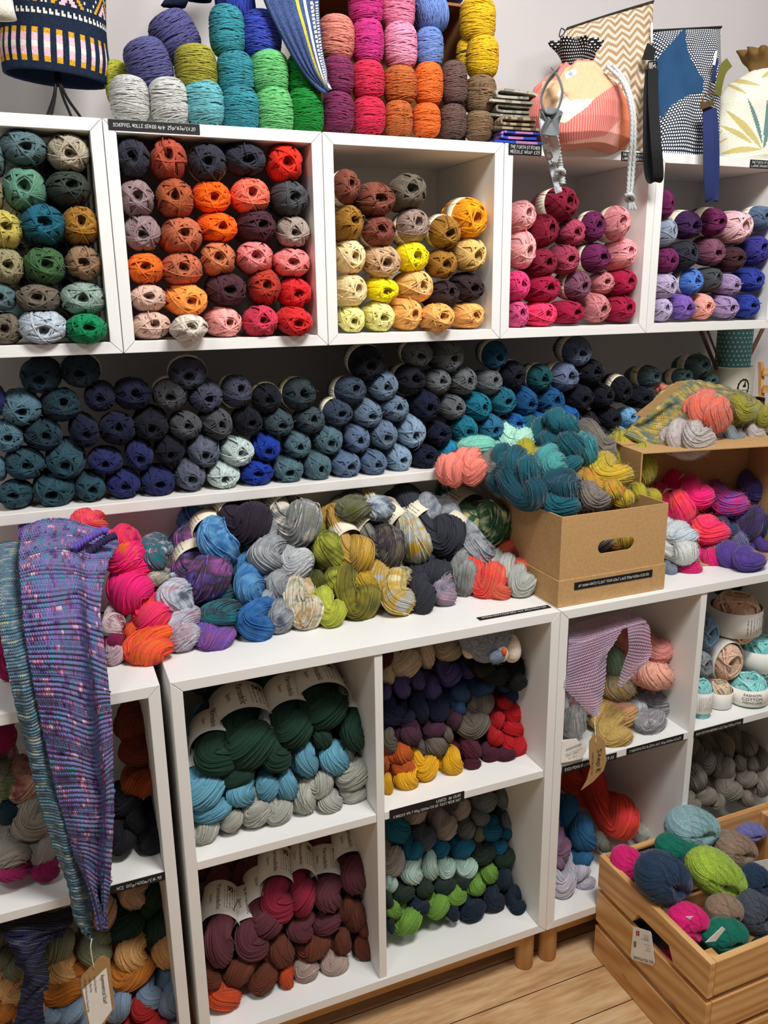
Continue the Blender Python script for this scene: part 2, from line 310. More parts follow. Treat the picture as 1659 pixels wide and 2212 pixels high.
# ---------------------------------------------------------------- placing and describing
ITEMS = []
def orient(front, roll):
    z = Vector(front).normalized(); q = z.to_track_quat('Z', 'Y'); return (q @ Matrix.Rotation(roll, 3, 'Z').to_quaternion()).to_matrix().to_4x4()
ORD = 'first second third fourth fifth sixth seventh eighth ninth tenth eleventh twelfth thirteenth fourteenth fifteenth sixteenth seventeenth eighteenth'.split()
CNT = 'zero one two three four five six seven eight nine ten eleven twelve thirteen fourteen fifteen sixteen seventeen eighteen'.split()
def item(name, me, mat, mw, bands=()):
    if not bands:
        o = link(name, me, mat); o.matrix_world = mw; return o
    o = empty(name); o.matrix_world = mw; y = link('wound_yarn', me, mat, o)
    for bm_, bmat, blab in bands:
        b = link('label_band', bm_, bmat, o)
        if blab: b['label'] = blab
    return o
def put(kind, comp, where, O, s, y0, y1, zsh, data, vr=None, base='yarn_ball', noun='yarn ball', group=None, dirj=.16, bandm='cream_paper'):
    """kind: ball / hank / mohair / barrel / cake / mball.   data lines: u,v,rx,ry,colour[,opts] in the frame O + px/s"""
    rg = random.Random(sum(map(ord, comp)))
    rows = [r for r in data.strip().split('\n') if r.strip()]
    for ri, row in enumerate(rows):
        for ci, e in enumerate(x for x in row.split(';') if x.strip()):
            f = [x.strip() for x in e.split(',')]; u, v, rx, ry = [float(x) for x in f[:4]]; cn = f[4]; op = dict((x[0], x[1:]) for x in f[5:])
            u = O[0]+u/s; v = O[1]+v/s; rx /= s; ry /= s; band = 'L' in op
            if vr: k = min(1, max(0, (v-vr[0])/(vr[1]-vr[0]))); yl = y1+(y0-y1)*k     # y1 at the top of the heap, y0 at its foot
            else: yl = y0
            if 'y' in op: yl = float(op['y'])
            elif zsh is not None:
                g = uz(u, v+ry, zsh); m_ = ry/ppm(g)
                if -.3 < g[1] and g[1]+m_*.8 < yl: yl = g[1]+m_*.8
            C = uy(u, v, yl); px = ppm(C); ax, ay = rx/px, ry/px
            j = lambda a: rg.uniform(-a, a)
            if 't' in op:
                du, dv = [float(x)/s for x in op['t'].split(':')]; k = float(op.get('k', 2.7)); Lm = k*(rx+ry)/px; vis = math.hypot(du, dv)/px
                dep = math.sqrt(max((.3*vis)**2, Lm*Lm-vis*vis)); tl = RT*(du/px)-UP*(dv/px)+FW*dep; front = -tl
            elif kind in ('barrel',): front = np.array([j(.05), j(.05), 1.])
            elif 'S' in op: front = np.array([j(.04), j(.04), 1.])
            elif kind in ('hank', 'mohair'): front = np.array([j(.4), -1, -.12+j(.25)])
            else: front = np.array([j(dirj), -1, j(dirj)])
            mw = None
            if kind == 'ball':
                c = .96 if band else 1; sc = (ax+ay)/2
                mw = orient(front, 0); S = Matrix.Diagonal((ax*.97, ay*.97, sc*1.0, 1)); fz = np.array(mw.to_3x3() @ Vector((0, 0, 1)))
                roll = Matrix.Rotation(rg.randrange(4)*math.pi/2, 4, 'Z'); P = C-fz*sc*.75
                mw = Matrix.Translation(P) @ mw @ S @ roll
                me = BALLS[rg.randrange(len(BALLS))]; bm_ = BB
            elif kind in ('cake', 'mball'):
                sc = (ax+ay)/2; up = 'S' in op; me = (CAKES if kind == 'cake' else MBALLS)[rg.randrange(2)]; bm_ = BB2
                S = Matrix.Diagonal((ax, ax, ay, 1)) if up else Matrix.Diagonal((ax, ay, sc, 1)); mw = orient(front, 0)
                if 'r' in op:
                    rl = math.radians(float(op['r'])); mw = orient(front, 0) @ Matrix.Rotation(rl, 4, 'Z')
                fz = np.array(mw.to_3x3() @ Vector((0, 0, 1))); P = C if up else C-fz*sc*.5
                mw = Matrix.Translation(P) @ mw @ S 
            elif kind == 'barrel':
                me = BARRELS[rg.randrange(len(BARRELS))]; rl = math.radians(float(op.get('a', rg.uniform(-3, 3))))
                d = np.array([math.sin(rl), 0, math.cos(rl)]); mw = Matrix.Translation(C) @ orient(d, rg.uniform(0, 6.28)) @ Matrix.Diagonal((ax, ax, ay/1.12, 1)); bm_ = BB
            else:
                src = MOHAIR if kind == 'mohair' else (LHANKS if band and comp == 'ctr' else HANKS); me = src[int(op['m']) % len(src) if 'm' in op else rg.randrange(len(src))]
                q = 1/1.42; lz = (ax+ay)/2*q*float(op.get('k', 2.7 if band else 2.15))/2.7
                rot = orient(front, 0); fz = np.array(rot.to_3x3() @ Vector((0, 0, 1)))
                # squash along the picture's own width and height, twist stays free
                roll = Matrix.Rotation(0 if band else (rg.randrange(4) if 'r' not in op else int(op['r']))*math.pi/2, 4, 'Z')
                P = C+fz*lz*.75; mw = Matrix.Translation(P) @ rot @ Matrix.Diagonal((ax*q, ay*q, lz, 1)) @ roll; bm_ = HB if comp in ('ul', 'll') else HB2
            bl = None
            nm = base+('' if not band else '')
            o = item(nm, me, yarn(cn, kind in ('mohair', 'mball')), mw, [(bm_, M[bandm if 'B' not in op else 'black_paper'], None)] if band else ())
            ITEMS.append(dict(o=o, comp=comp, where=where, col=cn, u=u, v=v, row=ri, ci=ci, nrow=len(rows), noun=noun, group=group or (noun+'s '+where), kind=kind, band=band))
    return ITEMS[-1]['o']
def colour_words(c): return ' and '.join(c.split('/')[:2]) if '/' in c else c
def describe():
    from collections import defaultdict
    g = defaultdict(list)
    for it in ITEMS: g[(it['comp'], it['noun'], colour_words(it['col']))].append(it)
    for (comp, noun, col), L in g.items():
        L.sort(key=lambda i: i['u'])
        for k, it in enumerate(L):
            cw = col.replace(' mohair', '') if 'mohair' in it['noun'] else col
            if it['comp'] in ROWED:
                rn = ['top', 'second', 'third', 'fourth', 'fifth', 'sixth'][it['row']] if it['row'] < it['nrow']-1 else 'bottom'
                lab = f"{cw} {noun}, {ORD[it['ci']]} from left in {rn} row {it['where']}"
            elif len(L) == 1: lab = f"{cw} {noun} {it['where']}, the only one that colour"
            else:
                o_ = 'leftmost' if k == 0 else ('rightmost' if k == len(L)-1 else ORD[k]+' from left'); lab = f"{cw} {noun}, {o_} of {CNT[len(L)]} {it['where']}"
            lab = lab.replace('leftmost of two', 'left of two').replace('rightmost of two', 'right of two'); ws = lab.split()
            lab = lab if len(ws) <= 16 else lab.replace(', the only one that colour', '').replace(' cotton yarn cake', ' yarn cake').replace(' from left of', ' of')
            it['lab'] = lab; tag(it['o'], lab, 'yarn', it['group'])
ROWED = set()
# ---------------------------------------------------------------- the place: wall, floor, cabinets   (floor z = 0, wall face y = .25)
ZC, ZT, ZL = 1.2768, 1.6268, .8000
def mat_wall():
    t = NT('wall_paint'); v = t.noise(t.coord(), 3, 4); t.col(t.ramp(v, [(.3, (192, 187, 186)), (.7, (200, 195, 194))])); t.bump(t.noise(t.coord(), 160, 2), .15, .001); return t.rough(.85, .2)
M['wall'] = mat_wall()
M['white'] = plain('white_foil', (240, 239, 235), .42, .012, 6, .35)
M['white_paint'] = plain('white_painted_wood', (236, 232, 226), .55, .03, 14, .3, .25)
def mat_planks():
    t = NT('floor_planks'); c = t.coord('Object', (1, 1, 1)); br = t.n('ShaderNodeTexBrick', i_Scale=1.0); br.inputs['Brick Width'].default_value = 1.9; br.inputs['Row Height'].default_value = .092
    br.inputs['Mortar Size'].default_value = .0011; br.inputs['Mortar Smooth'].default_value = .2; br.offset = .37; br.inputs['Color1'].default_value = (.45, .45, .45, 1); br.inputs['Color2'].default_value = (.6, .6, .6, 1); br.inputs['Mortar'].default_value = (0, 0, 0, 1)
    t.l(c, br.inputs['Vector']); g = t.noise(t.coord('Object', (2.2, 16, 1)), 4, 6, .65); b = t.noise(t.coord('Object', (1.5, 5, 1)), 3.2, 4)
    base = t.ramp(t.math('ADD', t.math('MULTIPLY', g, .6), t.math('MULTIPLY', b, .4)), [(.30, (150, 108, 70)), (.46, (193, 152, 107)), (.58, (214, 178, 134)), (.72, (222, 196, 158))])
    tint = t.mix(.55, base, br.outputs['Color'], 'OVERLAY'); vor = t.n('ShaderNodeTexVoronoi', i_Scale=3.1); t.l(t.coord('Object', (1, 2.2, 1)), vor.inputs['Vector'])
    k = t.mix(t.math('LESS_THAN', vor.outputs['Distance'], .045), tint, (104, 62, 34)); t.col(t.mix(br.outputs['Fac'], k, (52, 36, 24))); t.bump(t.math('SUBTRACT', g, br.outputs['Fac']), .3, .002); return t.rough(.5, .35)
def mat_wood(name, cs, axis=0, sc=1., knots=True):
    t = NT(name); s = [14, 14, 14]; s[axis] = 1.6; c = t.coord('Object', tuple(x*sc for x in s)); n = t.noise(c, 2.0, 5, .6)
    s2 = [5, 5, 5]; s2[axis] = .8; wv = t.n('ShaderNodeTexWave', wave_type='RINGS', i_Scale=3.2, i_Distortion=7.); wv.inputs['Detail'].default_value = 3; t.l(t.coord('Object', tuple(x*sc for x in s2), (.3, .9, .2)), wv.inputs['Vector'])
    f = t.math('ADD', t.math('MULTIPLY', n, .72), t.math('MULTIPLY', wv.outputs['Fac'], .28)); base = t.ramp(f, [(.25, cs[0]), (.5, cs[1]), (.75, cs[2])])
    if knots:
        s3 = [22, 22, 22]; s3[axis] = 11; vo = t.n('ShaderNodeTexVoronoi', i_Scale=.55); t.l(t.coord('Object', tuple(s3), (.7, .2, .4)), vo.inputs['Vector']); base = t.mix(t.ramp(vo.outputs['Distance'], [(.05, (255, 255, 255)), (.12, (0, 0, 0))]), base, cs[3])
    t.col(base); t.bump(n, .2, .001); return t.rough(.5, .35)
PINE = [(190, 132, 74), (216, 164, 104), (232, 188, 130), (98, 52, 22)]
M['pine_x'] = mat_wood('pine_boards', PINE, 0); M['pine_y'] = mat_wood('pine_boards_side', PINE, 1); M['pine_z'] = mat_wood('pine_posts', PINE, 2, 1, False)
OAK = [(186, 138, 80), (206, 160, 102), (216, 174, 118), (150, 100, 60)]
M['oak_x'] = mat_wood('birch_rail', OAK, 0, .8, False); M['oak_z'] = mat_wood('birch_leg', OAK, 2, .8, False)
def mat_card(name, c):
    t = NT(name); n = t.noise(t.coord('Object', (1, 1, 1)), 160, 4, .7); t.col(t.ramp(n, [(.3, tuple(x*.93 for x in c)), (.7, tuple(min(255, x*1.04) for x in c))])); return t.rough(.8, .15)
M['kraft'] = mat_card('kraft_card', (196, 156, 106)); M['kraft_edge'] = mat_card('kraft_edge', (214, 182, 138)); M['tagcard'] = mat_card('tag_card', (178, 142, 94))
tag(MB().box(-1.4, 3.2, .25, .33, 0, 2.9).build('wall_back', M['wall']), kind='structure')
tag(MB().box(-1.8, 3.4, -3.2, .33, -.06, 0).build('floor', mat_planks()), kind='structure')
tag(MB().box(-1.3, 1.9, .1, .113, .802, 1.004).build('trim_1', M['white_paint'], bevel=.001), kind='structure')
ws = empty('wall_shelf', (0.2, .03, 1.0)); tag(ws, 'long white painted wall shelf under the cubes, loaded with dark blue yarn balls', 'shelf')
ws.location = (0, 0, 0)
MB().box(-1.3, 1.9, .03, .249, 1.003, 1.022).build('shelf_board', M['white_paint'], ws, bevel=.0015)
def mitre_panel(x0, x1, z0, z1, yf, yb, th, side):
    """one panel of a mitred box; side in LRTB"""
    g = .0004
    o = {'L': [(x0, z0), (x0+th, z0+th), (x0+th, z1-th), (x0, z1)], 'R': [(x1, z1), (x1-th, z1-th), (x1-th, z0+th), (x1, z0)],
         'T': [(x0, z1), (x0+th, z1-th), (x1-th, z1-th), (x1, z1)], 'B': [(x1, z0), (x1-th, z0+th), (x0+th, z0+th), (x0, z0)]}[side]
    cx, cz = sum(p[0] for p in o)/4, sum(p[1] for p in o)/4
    if side in 'LR': o = [(x, z+(g if z < (z0+z1)/2 else -g)) for x, z in o]
    else: o = [(x+(g if x < (x0+x1)/2 else -g), z) for x, z in o]
    V = [(x, yf, z) for x, z in o]+[(x, yb, z) for x, z in o]; return MB().add(V, [(0, 1, 2, 3), (7, 6, 5, 4), (0, 4, 5, 1), (1, 5, 6, 2), (2, 6, 7, 3), (3, 7, 4, 0)])
def fixn(o):
    import bmesh
    b = bmesh.new(); b.from_mesh(o.data); bmesh.ops.recalc_face_normals(b, faces=b.faces); b.to_mesh(o.data); b.free(); return o
def cabinet(name, label, x0, x1, z0, z1, yf, yb, th=.0185, div=None, shelf=None, legs=False, back=True):
    t = empty(name, ((x0+x1)/2, yf, z0 if not legs else 0)); tag(t, label, 'cabinet'); bpy.context.view_layer.update(); off = -np.array(t.location)
    def part(mb, nm, m=M['white'], bev=.0008):
        mb.V = [tuple(np.array(v)+off) for v in mb.V]; o = mb.build(nm, m, t, bevel=bev); fixn(o); return o
    for s, nm in (('L', 'side_panel'), ('R', 'side_panel'), ('T', 'top_panel'), ('B', 'bottom_panel')): part(mitre_panel(x0, x1, z0, z1, yf, yb, th, s), nm)
    part(MB().box(x0+th, x1-th, yb-.008, yb, z0+th, z1-th), 'back_panel', bev=0)
    if div: part(MB().box(div[0], div[1], yf+.003, yb-.008, z0+th, z1-th), 'divider')
    if shelf:
        a = [x0+th, x1-th] if not div else [x0+th, div[0], div[1], x1-th]
        for i in range(0, len(a), 2): part(MB().box(a[i]+.0004, a[i+1]-.0004, yf+.004, yb-.008, shelf[0], shelf[1]), 'shelf_panel')
    if legs:
        zz = z0
        part(MB().box(x0+.03, x1-.03, yf+.022, yf+.042, zz-.038, zz-.0005), 'base_rail', M['oak_x'])
        for x in (x0+.028, x1-.028):
            for y in (yf+.034, yb-.04):
                pr = [(.0, 0), (.0175, 0), (.0195, .003), (.0195, zz)]; mb = MB(); n = 20; V = []
                for r, z in pr: V += [(x+r*math.cos(a*6.2832/n), y+r*math.sin(a*6.2832/n), z) for a in range(n)]
                mb.add(V, [(i*n+j, i*n+(j+1) % n, (i+1)*n+(j+1) % n, (i+1)*n+j) for i in range(3) for j in range(n)]); o = part(mb, 'leg', M['oak_z'], 0); o.data.polygons.foreach_set('use_smooth', [True]*len(o.data.polygons))
    return t
CUBES = [cabinet('wall_cube', lab, -.35+.35*i+.0006, .35*i-.0006, ZC, ZT, 0, .2495) for i, lab in enumerate((
    'white open wall cube holding green and grey wool balls, beneath the hat', 'white open wall cube filled with red, orange and brown wool balls', 'white open wall cube with yellow and brown balls and an empty top right',
    'white open wall cube holding pink and burgundy balls, beneath the peach bag', 'white open wall cube of purple and lilac balls, beneath the blue pouch'))]
CABS = [cabinet('floor_cabinet', 'white floor cabinet on legs at the left, behind the hanging purple scarf', -.717, -.0145, .1, ZL, -.238, .098, div=(-.372, -.357), shelf=(.458, .474), legs=True),
        cabinet('floor_cabinet', 'white four-cubby floor cabinet on legs in the middle, with dark green skeins', .0, .7008, .1, ZL, -.238, .098, div=(.335, .350), shelf=(.458, .474), legs=True),
        cabinet('floor_cabinet', 'white floor cabinet behind the pine crate, cardboard box standing on it', .7016, 1.4024, .1, ZL, -.238, .098, div=(1.036, 1.051), shelf=(.458, .474), legs=True)]
# ---------------------------------------------------------------- handwriting: a stroke alphabet drawn as thin ribbons
GL = {'A': '00 26 40|12 32', 'B': '00 06 36 45 33 03|33 41 30 00', 'C': '45 26 05 01 20 41', 'D': '00 06 26 44 42 20 00', 'E': '40 00 06 46|03 33', 'F': '00 06 46|03 33', 'G': '45 26 05 01 20 41 43 23', 'H': '00 06|40 46|03 43', 'I': '20 26',
      'J': '46 41 20 01', 'K': '00 06|46 03 40', 'L': '06 00 40', 'M': '00 06 23 46 40', 'N': '00 06 40 46', 'O': '20 01 05 26 45 41 20', 'P': '00 06 36 45 44 33 03', 'Q': '20 01 05 26 45 41 20|22 50', 'R': '00 06 36 45 44 33 03|23 40', 'S': '45 26 05 33 41 20 01',
      'T': '06 46|26 20', 'U': '06 01 20 41 46', 'V': '06 20 46', 'W': '06 10 24 30 46', 'X': '00 46|06 40', 'Y': '06 23 46|23 20', 'Z': '06 46 00 40', '0': '20 01 05 26 45 41 20', '1': '15 26 20', '2': '05 26 45 00 40', '3': '06 46 23 42 20 01', '4': '36 02 42|34 30',
      '5': '46 06 03 34 42 20 00', '6': '36 02 20 42 03', '7': '06 46 10', '8': '23 05 26 45 23 01 20 41 23', '9': '40 45 26 04 23 44', '/': '00 46', '.': '20 21', '£': '46 26 14 10 00 40|03 33', 'g': '43 24 02 20 42|44 40 1-', 'm': '00 04|03 14 23 20|23 34 43 40',
      'p': '0- 04 34 42 20 00', 'l': '26 20', 'y': '04 21|44 0-', '-': '13 33', '+': '13 33|22 24', ' ': ''}
def strokes(text, h, slant=.12, jit=.25, seed=0, wd=.13):
    """returns list of quads in 2-D, x along, y up, cap height h"""
    rg = random.Random(seed); s = h/6; x = 0; V = []; F = []
    for ch in text:
        g = GL.get(ch, GL.get(ch.upper(), '')); k = .8 if ch.islower() and ch not in GL else 1; dy = rg.uniform(-jit, jit)*2
        for pl in g.split('|'):
            P = [np.array([int(a)*.95+rg.uniform(-jit, jit)*.6, (-1.6 if b == '-' else int(b))*k+dy]) for a, b in [q for q in pl.split()]]
            for a, b in zip(P, P[1:]):
                d = b-a; L = np.linalg.norm(d)
                if L < 1e-6: continue
                d /= L; nn = np.array([-d[1], d[0]])*wd*3; a2, b2 = a-d*wd*1.5, b+d*wd*1.5; n0 = len(V)
                for q in (a2-nn, b2-nn, b2+nn, a2+nn): V.append(((x+q[0]+q[1]*slant)*s, q[1]*s))
                F.append((n0, n0+1, n0+2, n0+3))
        x += 2.6 if ch in 'I1.l ' else 5.6
    return V, F, x*s
def lettering(lines, O, X, Y, wid, hei, parent, mat=None, seed=1, pad=.08, slant=.12, wd=.13):
    """writing on the rectangle with corner O and unit axes X, Y"""
    O, X, Y = (np.asarray(a, float) for a in (O, X, Y)); N = np.cross(X, Y); mb = MB(); n = len(lines)
    for i, tx in enumerate(lines):
        hh = hei*(1-2*pad)/n*.62; V, F, L = strokes(tx, hh, slant, .25, seed+i, wd); k = min(1.15, wid*(1-2*pad*.6)/max(L, 1e-6)); hk = max(.62, min(1, k*1.25)); y0 = hei*(1-pad)-hei*(1-2*pad)/n*(i+.82)
        mb.add([O+X*(wid*pad*.6+vx*k)+Y*(y0+hh*(1-hk)*.5+vy*hk)+N*.0006 for vx, vy in V], F)
    o = mb.build('lettering', mat or M['chalk'], parent); return o
def price_label(parent, P0, P1, h, lines, label=None, X=None, Y=(0, 0, 1), th=.0012, seed=1):
    """black card strip with white handwriting, from lower-left corner P0 to lower-right P1"""
    P0, P1, Y = np.asarray(P0, float), np.asarray(P1, float), np.asarray(Y, float); W = np.linalg.norm(P1-P0); X = (P1-P0)/W; Y = Y-X*Y.dot(X); Y /= np.linalg.norm(Y); N = np.cross(X, Y)
    bpy.context.view_layer.update(); inv = np.array(parent.matrix_world.inverted()) if parent else np.eye(4); loc = lambda p: (inv@np.append(p, 1))[:3]
    mb = MB(); b = N*.0003; f = N*th; mb.hexa([loc(q) for q in (P0+b, P1+b, P1+f, P0+f, P0+Y*h+b, P1+Y*h+b, P1+Y*h+f, P0+Y*h+f)]); o = mb.build('price_label', M['label_black'], parent)
    if label: o['label'] = label
    R3 = inv[:3, :3]; lettering(lines, loc(P0+f), R3@X, R3@Y, W, h, o, seed=seed); return o
def plab(parent, y, uvl, h, lines, seed, label=None):
    a, b = uy(uvl[0], uvl[1], y), uy(uvl[2], uvl[3], y); b = np.array([b[0], y, a[2]]); a[1] = y; return price_label(parent, a, b, h, lines, label, seed=seed)
z = ZT-.0185
a = uy(235, 282, 0)[0]; b = uy(432, 290, 0)[0]
price_label(CUBES[1], (a, 0, ZT-.0155), (b, 0, ZT-.0155), .0150, ['SCHOPPEL WOLLE SENIOR 4ply  25g/143m/£4.20'], 'black price strip with white handwriting', seed=3)
a = uy(1098, 330, 0)[0]; b = uy(1169, 334, 0)[0]
price_label(CUBES[3], (a, 0, ZT-.0195), (b, 0, ZT-.0195), .0195, ['THE FORTH STITCHER', 'NEEDLE WRAP £25'], 'small black card reading needle wrap', seed=5)
a = uy(1342, 330, 0)[0]; b = uy(1394, 334, 0)[0]
price_label(CUBES[3], (a, 0, ZT-.0195), (b, 0, ZT-.0195), .0165, ['THE FORTH STITCHER', 'LARGE ZIPPED BAG'], 'small black card half hidden by cords', seed=6)
a = uy(1620, 350, 0)[0]; b = a+.07
price_label(CUBES[4], (a, 0, ZT-.0195), (b, 0, ZT-.0195), .0165, ['THE FORTH STITCHER', 'LARGE DRAWSTRING'], 'small black card at the cube top', seed=7)
YF = -.238
def shelf_label(cab, u0, u1, v, zb, h, lines, seed, lab):
    a = uy(u0, v, YF+.004)[0]; b = uy(u1, v, YF+.004)[0]; price_label(cab, (a, YF+.004, zb), (b, YF+.004, zb), h, lines, lab, seed=seed)
shelf_label(CABS[1], 841, 1002, 1745, .4545, .021, ['                                  USED IN OUR', 'KINROSS 4PLY 50g/200m/£8.45  EAST NEUK HAT'], 11, 'black price strip below the mustard skeins')
shelf_label(CABS[2], 1214, 1330, 1650, .456, .015, ['RICO MOHAIR LOVES SILK   /£5.65'], 12, 'black price strip behind the kraft tag')
shelf_label(CABS[2], 1354, 1474, 1610, .459, .014, ['FYBERSPATES GLEEM LACE 100g/800m/£21.25'], 13, 'black price strip below the grey mohair skeins')
shelf_label(CABS[2], 1499, 1603, 1570, .457, .015, ['RICO COTTON MERINO LACE 50g/250m/£9.50'], 14, 'black price strip below the cotton yarn cakes')
shelf_label(CABS[0], 225, 357, 1905, .458, .0145, ['       NCE 100g/400m/£14.95'], 15, 'black price strip beside the hanging scarf')
# strip lying flat on the counter edge
A, B = uz(1037, 1341, ZL), uz(1196, 1316, ZL); B[1] = A[1]
price_label(CABS[1], (A[0], A[1], ZL), (B[0], A[1], ZL), .0135, ['MYMAMA KNITS CHOPANDA 4ply 100g/400m/£20'], 'black price strip lying flat on the counter edge', Y=(0, 1, 0), seed=16)
pal('''slate teal 88,112,116
oatmeal 168,158,138
sea green 92,138,116
charcoal green 54,62,54
petrol 26,92,112
bronze 158,112,42
mustard green 186,172,86
khaki 146,138,104
forest green 62,98,58
taupe brown 140,110,84
dark taupe 108,98,84
sage grey 140,160,148
silver grey 182,192,202
emerald green 8,128,78
charcoal navy 48,48,60
rust red 172,76,54
bright red 226,44,26
mauve grey 146,122,124
rust brown 166,84,48
vivid orange 252,102,14
coral 244,118,94
charcoal grey 74,76,80
copper 188,104,72
dark plum 74,40,48
stone 168,152,140
pumpkin 230,112,34
terracotta 202,118,78
salmon 240,136,134
pale blush 216,180,164
light orange 255,158,74
brick red 180,56,40
scarlet 214,38,40
ecru 222,210,196
light pink 246,170,164
cranberry 208,58,84
chestnut 130,72,56
mauve taupe 164,140,128
marigold 248,164,24
cream 250,222,168
beige 206,170,132
bright yellow 252,232,24
wheat 230,192,116
apricot 240,194,124
black brown 56,38,42
pale yellow 246,238,152
light apricot 250,186,106
baby pink 246,176,176
burgundy 132,24,50
raspberry 170,64,92
plum 112,36,86
rose pink 248,164,170
hot pink 226,62,122
crimson 168,24,66
dusty plum 128,78,100
dusty rose 204,128,132
orchid pink 216,84,136
neon pink 255,66,114
blue grey 150,160,178
aubergine 62,34,78
shell pink 236,192,198
slate blue 92,112,140
lavender 188,172,204
cornflower 84,128,206
indigo 64,58,144
lilac 168,144,186
royal blue 48,66,158
purple 128,96,178
peach pink 246,172,158
deep teal 26,50,62
steel teal 76,108,122
midnight navy 18,22,48
dark teal 38,70,82
navy 32,38,84
ink blue 32,40,92
charcoal blue 66,68,86
steel grey 88,95,110
pale mint 190,206,202
cobalt 20,54,150
teal grey 78,106,116
blue steel 100,120,140
light steel 132,158,180
black navy 16,18,30
slate black 44,56,62
dark slate 58,74,82
dark slate blue 54,68,86
wool grey 98,102,106
petrol blue 28,80,108
deep emerald 16,74,80
slate lavender 100,112,140
turquoise 22,110,132
teal blue 30,102,122
mid blue 20,76,124
cerulean 44,108,144
bright blue 24,90,154
sky blue 120,172,212
bright turquoise 34,134,172
pale grey 190,190,186
lime green 168,172,60
aqua 104,172,180
teal 52,134,146
leaf green 104,184,114
dark green 20,126,46
violet grey 82,80,128
olive green 152,146,54
ultramarine 56,74,172
salmon pink 206,126,112
plum wine 122,44,84
magenta 192,48,124
crimson red 208,44,78
rose 224,128,158
dusty pink 224,146,176
burnt copper 186,100,48
periwinkle 108,134,194
orange 226,108,42
mocha 102,78,72
mustard yellow 222,178,32
walnut brown 128,102,76
deep violet 66,52,120''')
YB = .022
ROWED |= {'c1', 'c2', 'c3', 'c4', 'c5'}
put('ball', 'c1', 'of the green cube', (0, 230), 3.95, YB, YB, ZC+.0185, '''
-40,430,75,150,slate teal;205,350,195,150,slate teal,L;585,400,180,160,oatmeal
-60,740,85,150,khaki;210,700,180,185,sea green;590,690,185,145,charcoal green
40,1045,150,165,mustard green;370,1000,195,175,petrol;690,1005,155,165,bronze
60,1360,145,155,khaki;385,1355,175,165,forest green;715,1335,155,150,taupe brown
10,1630,115,120,slate teal;325,1635,190,125,dark taupe;710,1640,195,145,sage grey
40,1900,150,140,dark taupe;370,1895,200,140,silver grey;745,1895,175,130,emerald green''', group='balls in the green cube')
put('ball', 'c2', 'of the red cube', (210, 240), 3.253, YB, YB, ZC+.0185, '''
250,325,120,135,charcoal navy;500,330,130,145,rust red;775,360,135,135,charcoal navy,L;1045,340,150,115,charcoal navy;1325,365,130,130,bright red
280,610,125,130,mauve grey;545,610,135,140,rust brown;810,605,135,115,vivid orange;1080,590,140,125,coral;1360,610,130,125,charcoal grey
315,860,130,130,mauve grey;600,870,150,130,copper;855,815,145,105,vivid orange;1130,805,135,115,dark plum;1380,850,120,110,stone
335,1100,130,110,pumpkin;600,1105,150,115,copper;850,1035,130,120,terracotta;1110,1025,135,115,salmon;1370,1065,135,105,salmon
360,1310,130,95,pale blush;640,1330,150,115,light orange;915,1255,145,115,dark plum;1180,1230,115,130,brick red;1395,1280,120,110,scarlet
385,1505,140,100,pale blush;655,1520,130,95,ecru;905,1485,120,110,light pink;1155,1475,125,115,cranberry;1400,1485,125,100,scarlet''', group='balls in the red cube')
put('ball', 'c3', 'of the yellow cube', (690, 270), 3.95, YB, YB, ZC+.0185, '''
240,520,115,145,chestnut,L;490,635,175,145,chestnut;765,565,165,155,dark taupe
265,830,120,150,bronze;515,905,150,130,chestnut,L;805,855,145,145,mauve taupe,L;1080,920,140,140,bronze,L;1290,800,155,170,marigold,L
280,1125,125,145,cream;545,1170,165,140,beige;805,1125,145,130,bright yellow;1060,1190,130,125,bronze;1300,1110,135,150,wheat
290,1410,125,140,cream;550,1410,140,110,bright yellow;840,1375,145,140,apricot;1080,1445,125,120,black brown;1290,1390,130,120,black brown
285,1665,115,115,pale yellow;525,1640,130,130,pale yellow;765,1615,125,140,light apricot;1025,1640,140,125,light apricot;1290,1625,135,115,light apricot''', group='balls in the yellow cube')
put('ball', 'c4', 'of the pink cube', (1080, 290), 4.608, YB, YB, ZC+.0185, '''
240,805,125,150,baby pink;620,690,175,170,burgundy,L
240,1155,120,190,baby pink;450,955,145,160,burgundy;730,980,135,135,raspberry;935,920,125,150,plum,L;1170,880,135,170,rose pink,L
430,1285,150,150,burgundy;670,1245,130,150,raspberry;960,1230,155,145,plum,L;1235,1180,125,150,rose pink
190,1505,110,150,hot pink;450,1535,170,145,crimson;780,1510,135,150,dusty plum,L;1035,1480,110,115,dusty rose;1240,1475,125,140,crimson
190,1790,105,140,orchid pink;430,1790,155,125,neon pink;710,1775,145,120,crimson;975,1735,130,145,dusty rose;1220,1735,140,135,crimson''', group='balls in the pink cube')
put('ball', 'c5', 'of the purple cube', (1380, 330), 5.53, YB, YB, ZC+.0185, '''
330,620,75,165,plum
350,950,95,160,blue grey;590,870,180,165,aubergine,L;890,830,165,165,plum,L;1180,890,185,200,shell pink;1450,780,150,150,slate blue,L
350,1290,125,150,plum;560,1220,165,170,charcoal navy;880,1190,160,165,dusty plum;1130,1270,150,150,dark plum;1420,1160,150,170,indigo
330,1595,135,150,lavender;630,1540,140,160,cornflower,L;870,1510,130,150,charcoal grey;1090,1580,145,130,lilac;1360,1520,150,140,royal blue
290,1870,115,140,lavender;530,1850,150,150,purple;770,1840,140,155,peach pink;1040,1845,170,135,lilac;1310,1830,140,140,royal blue''', group='balls in the purple cube')
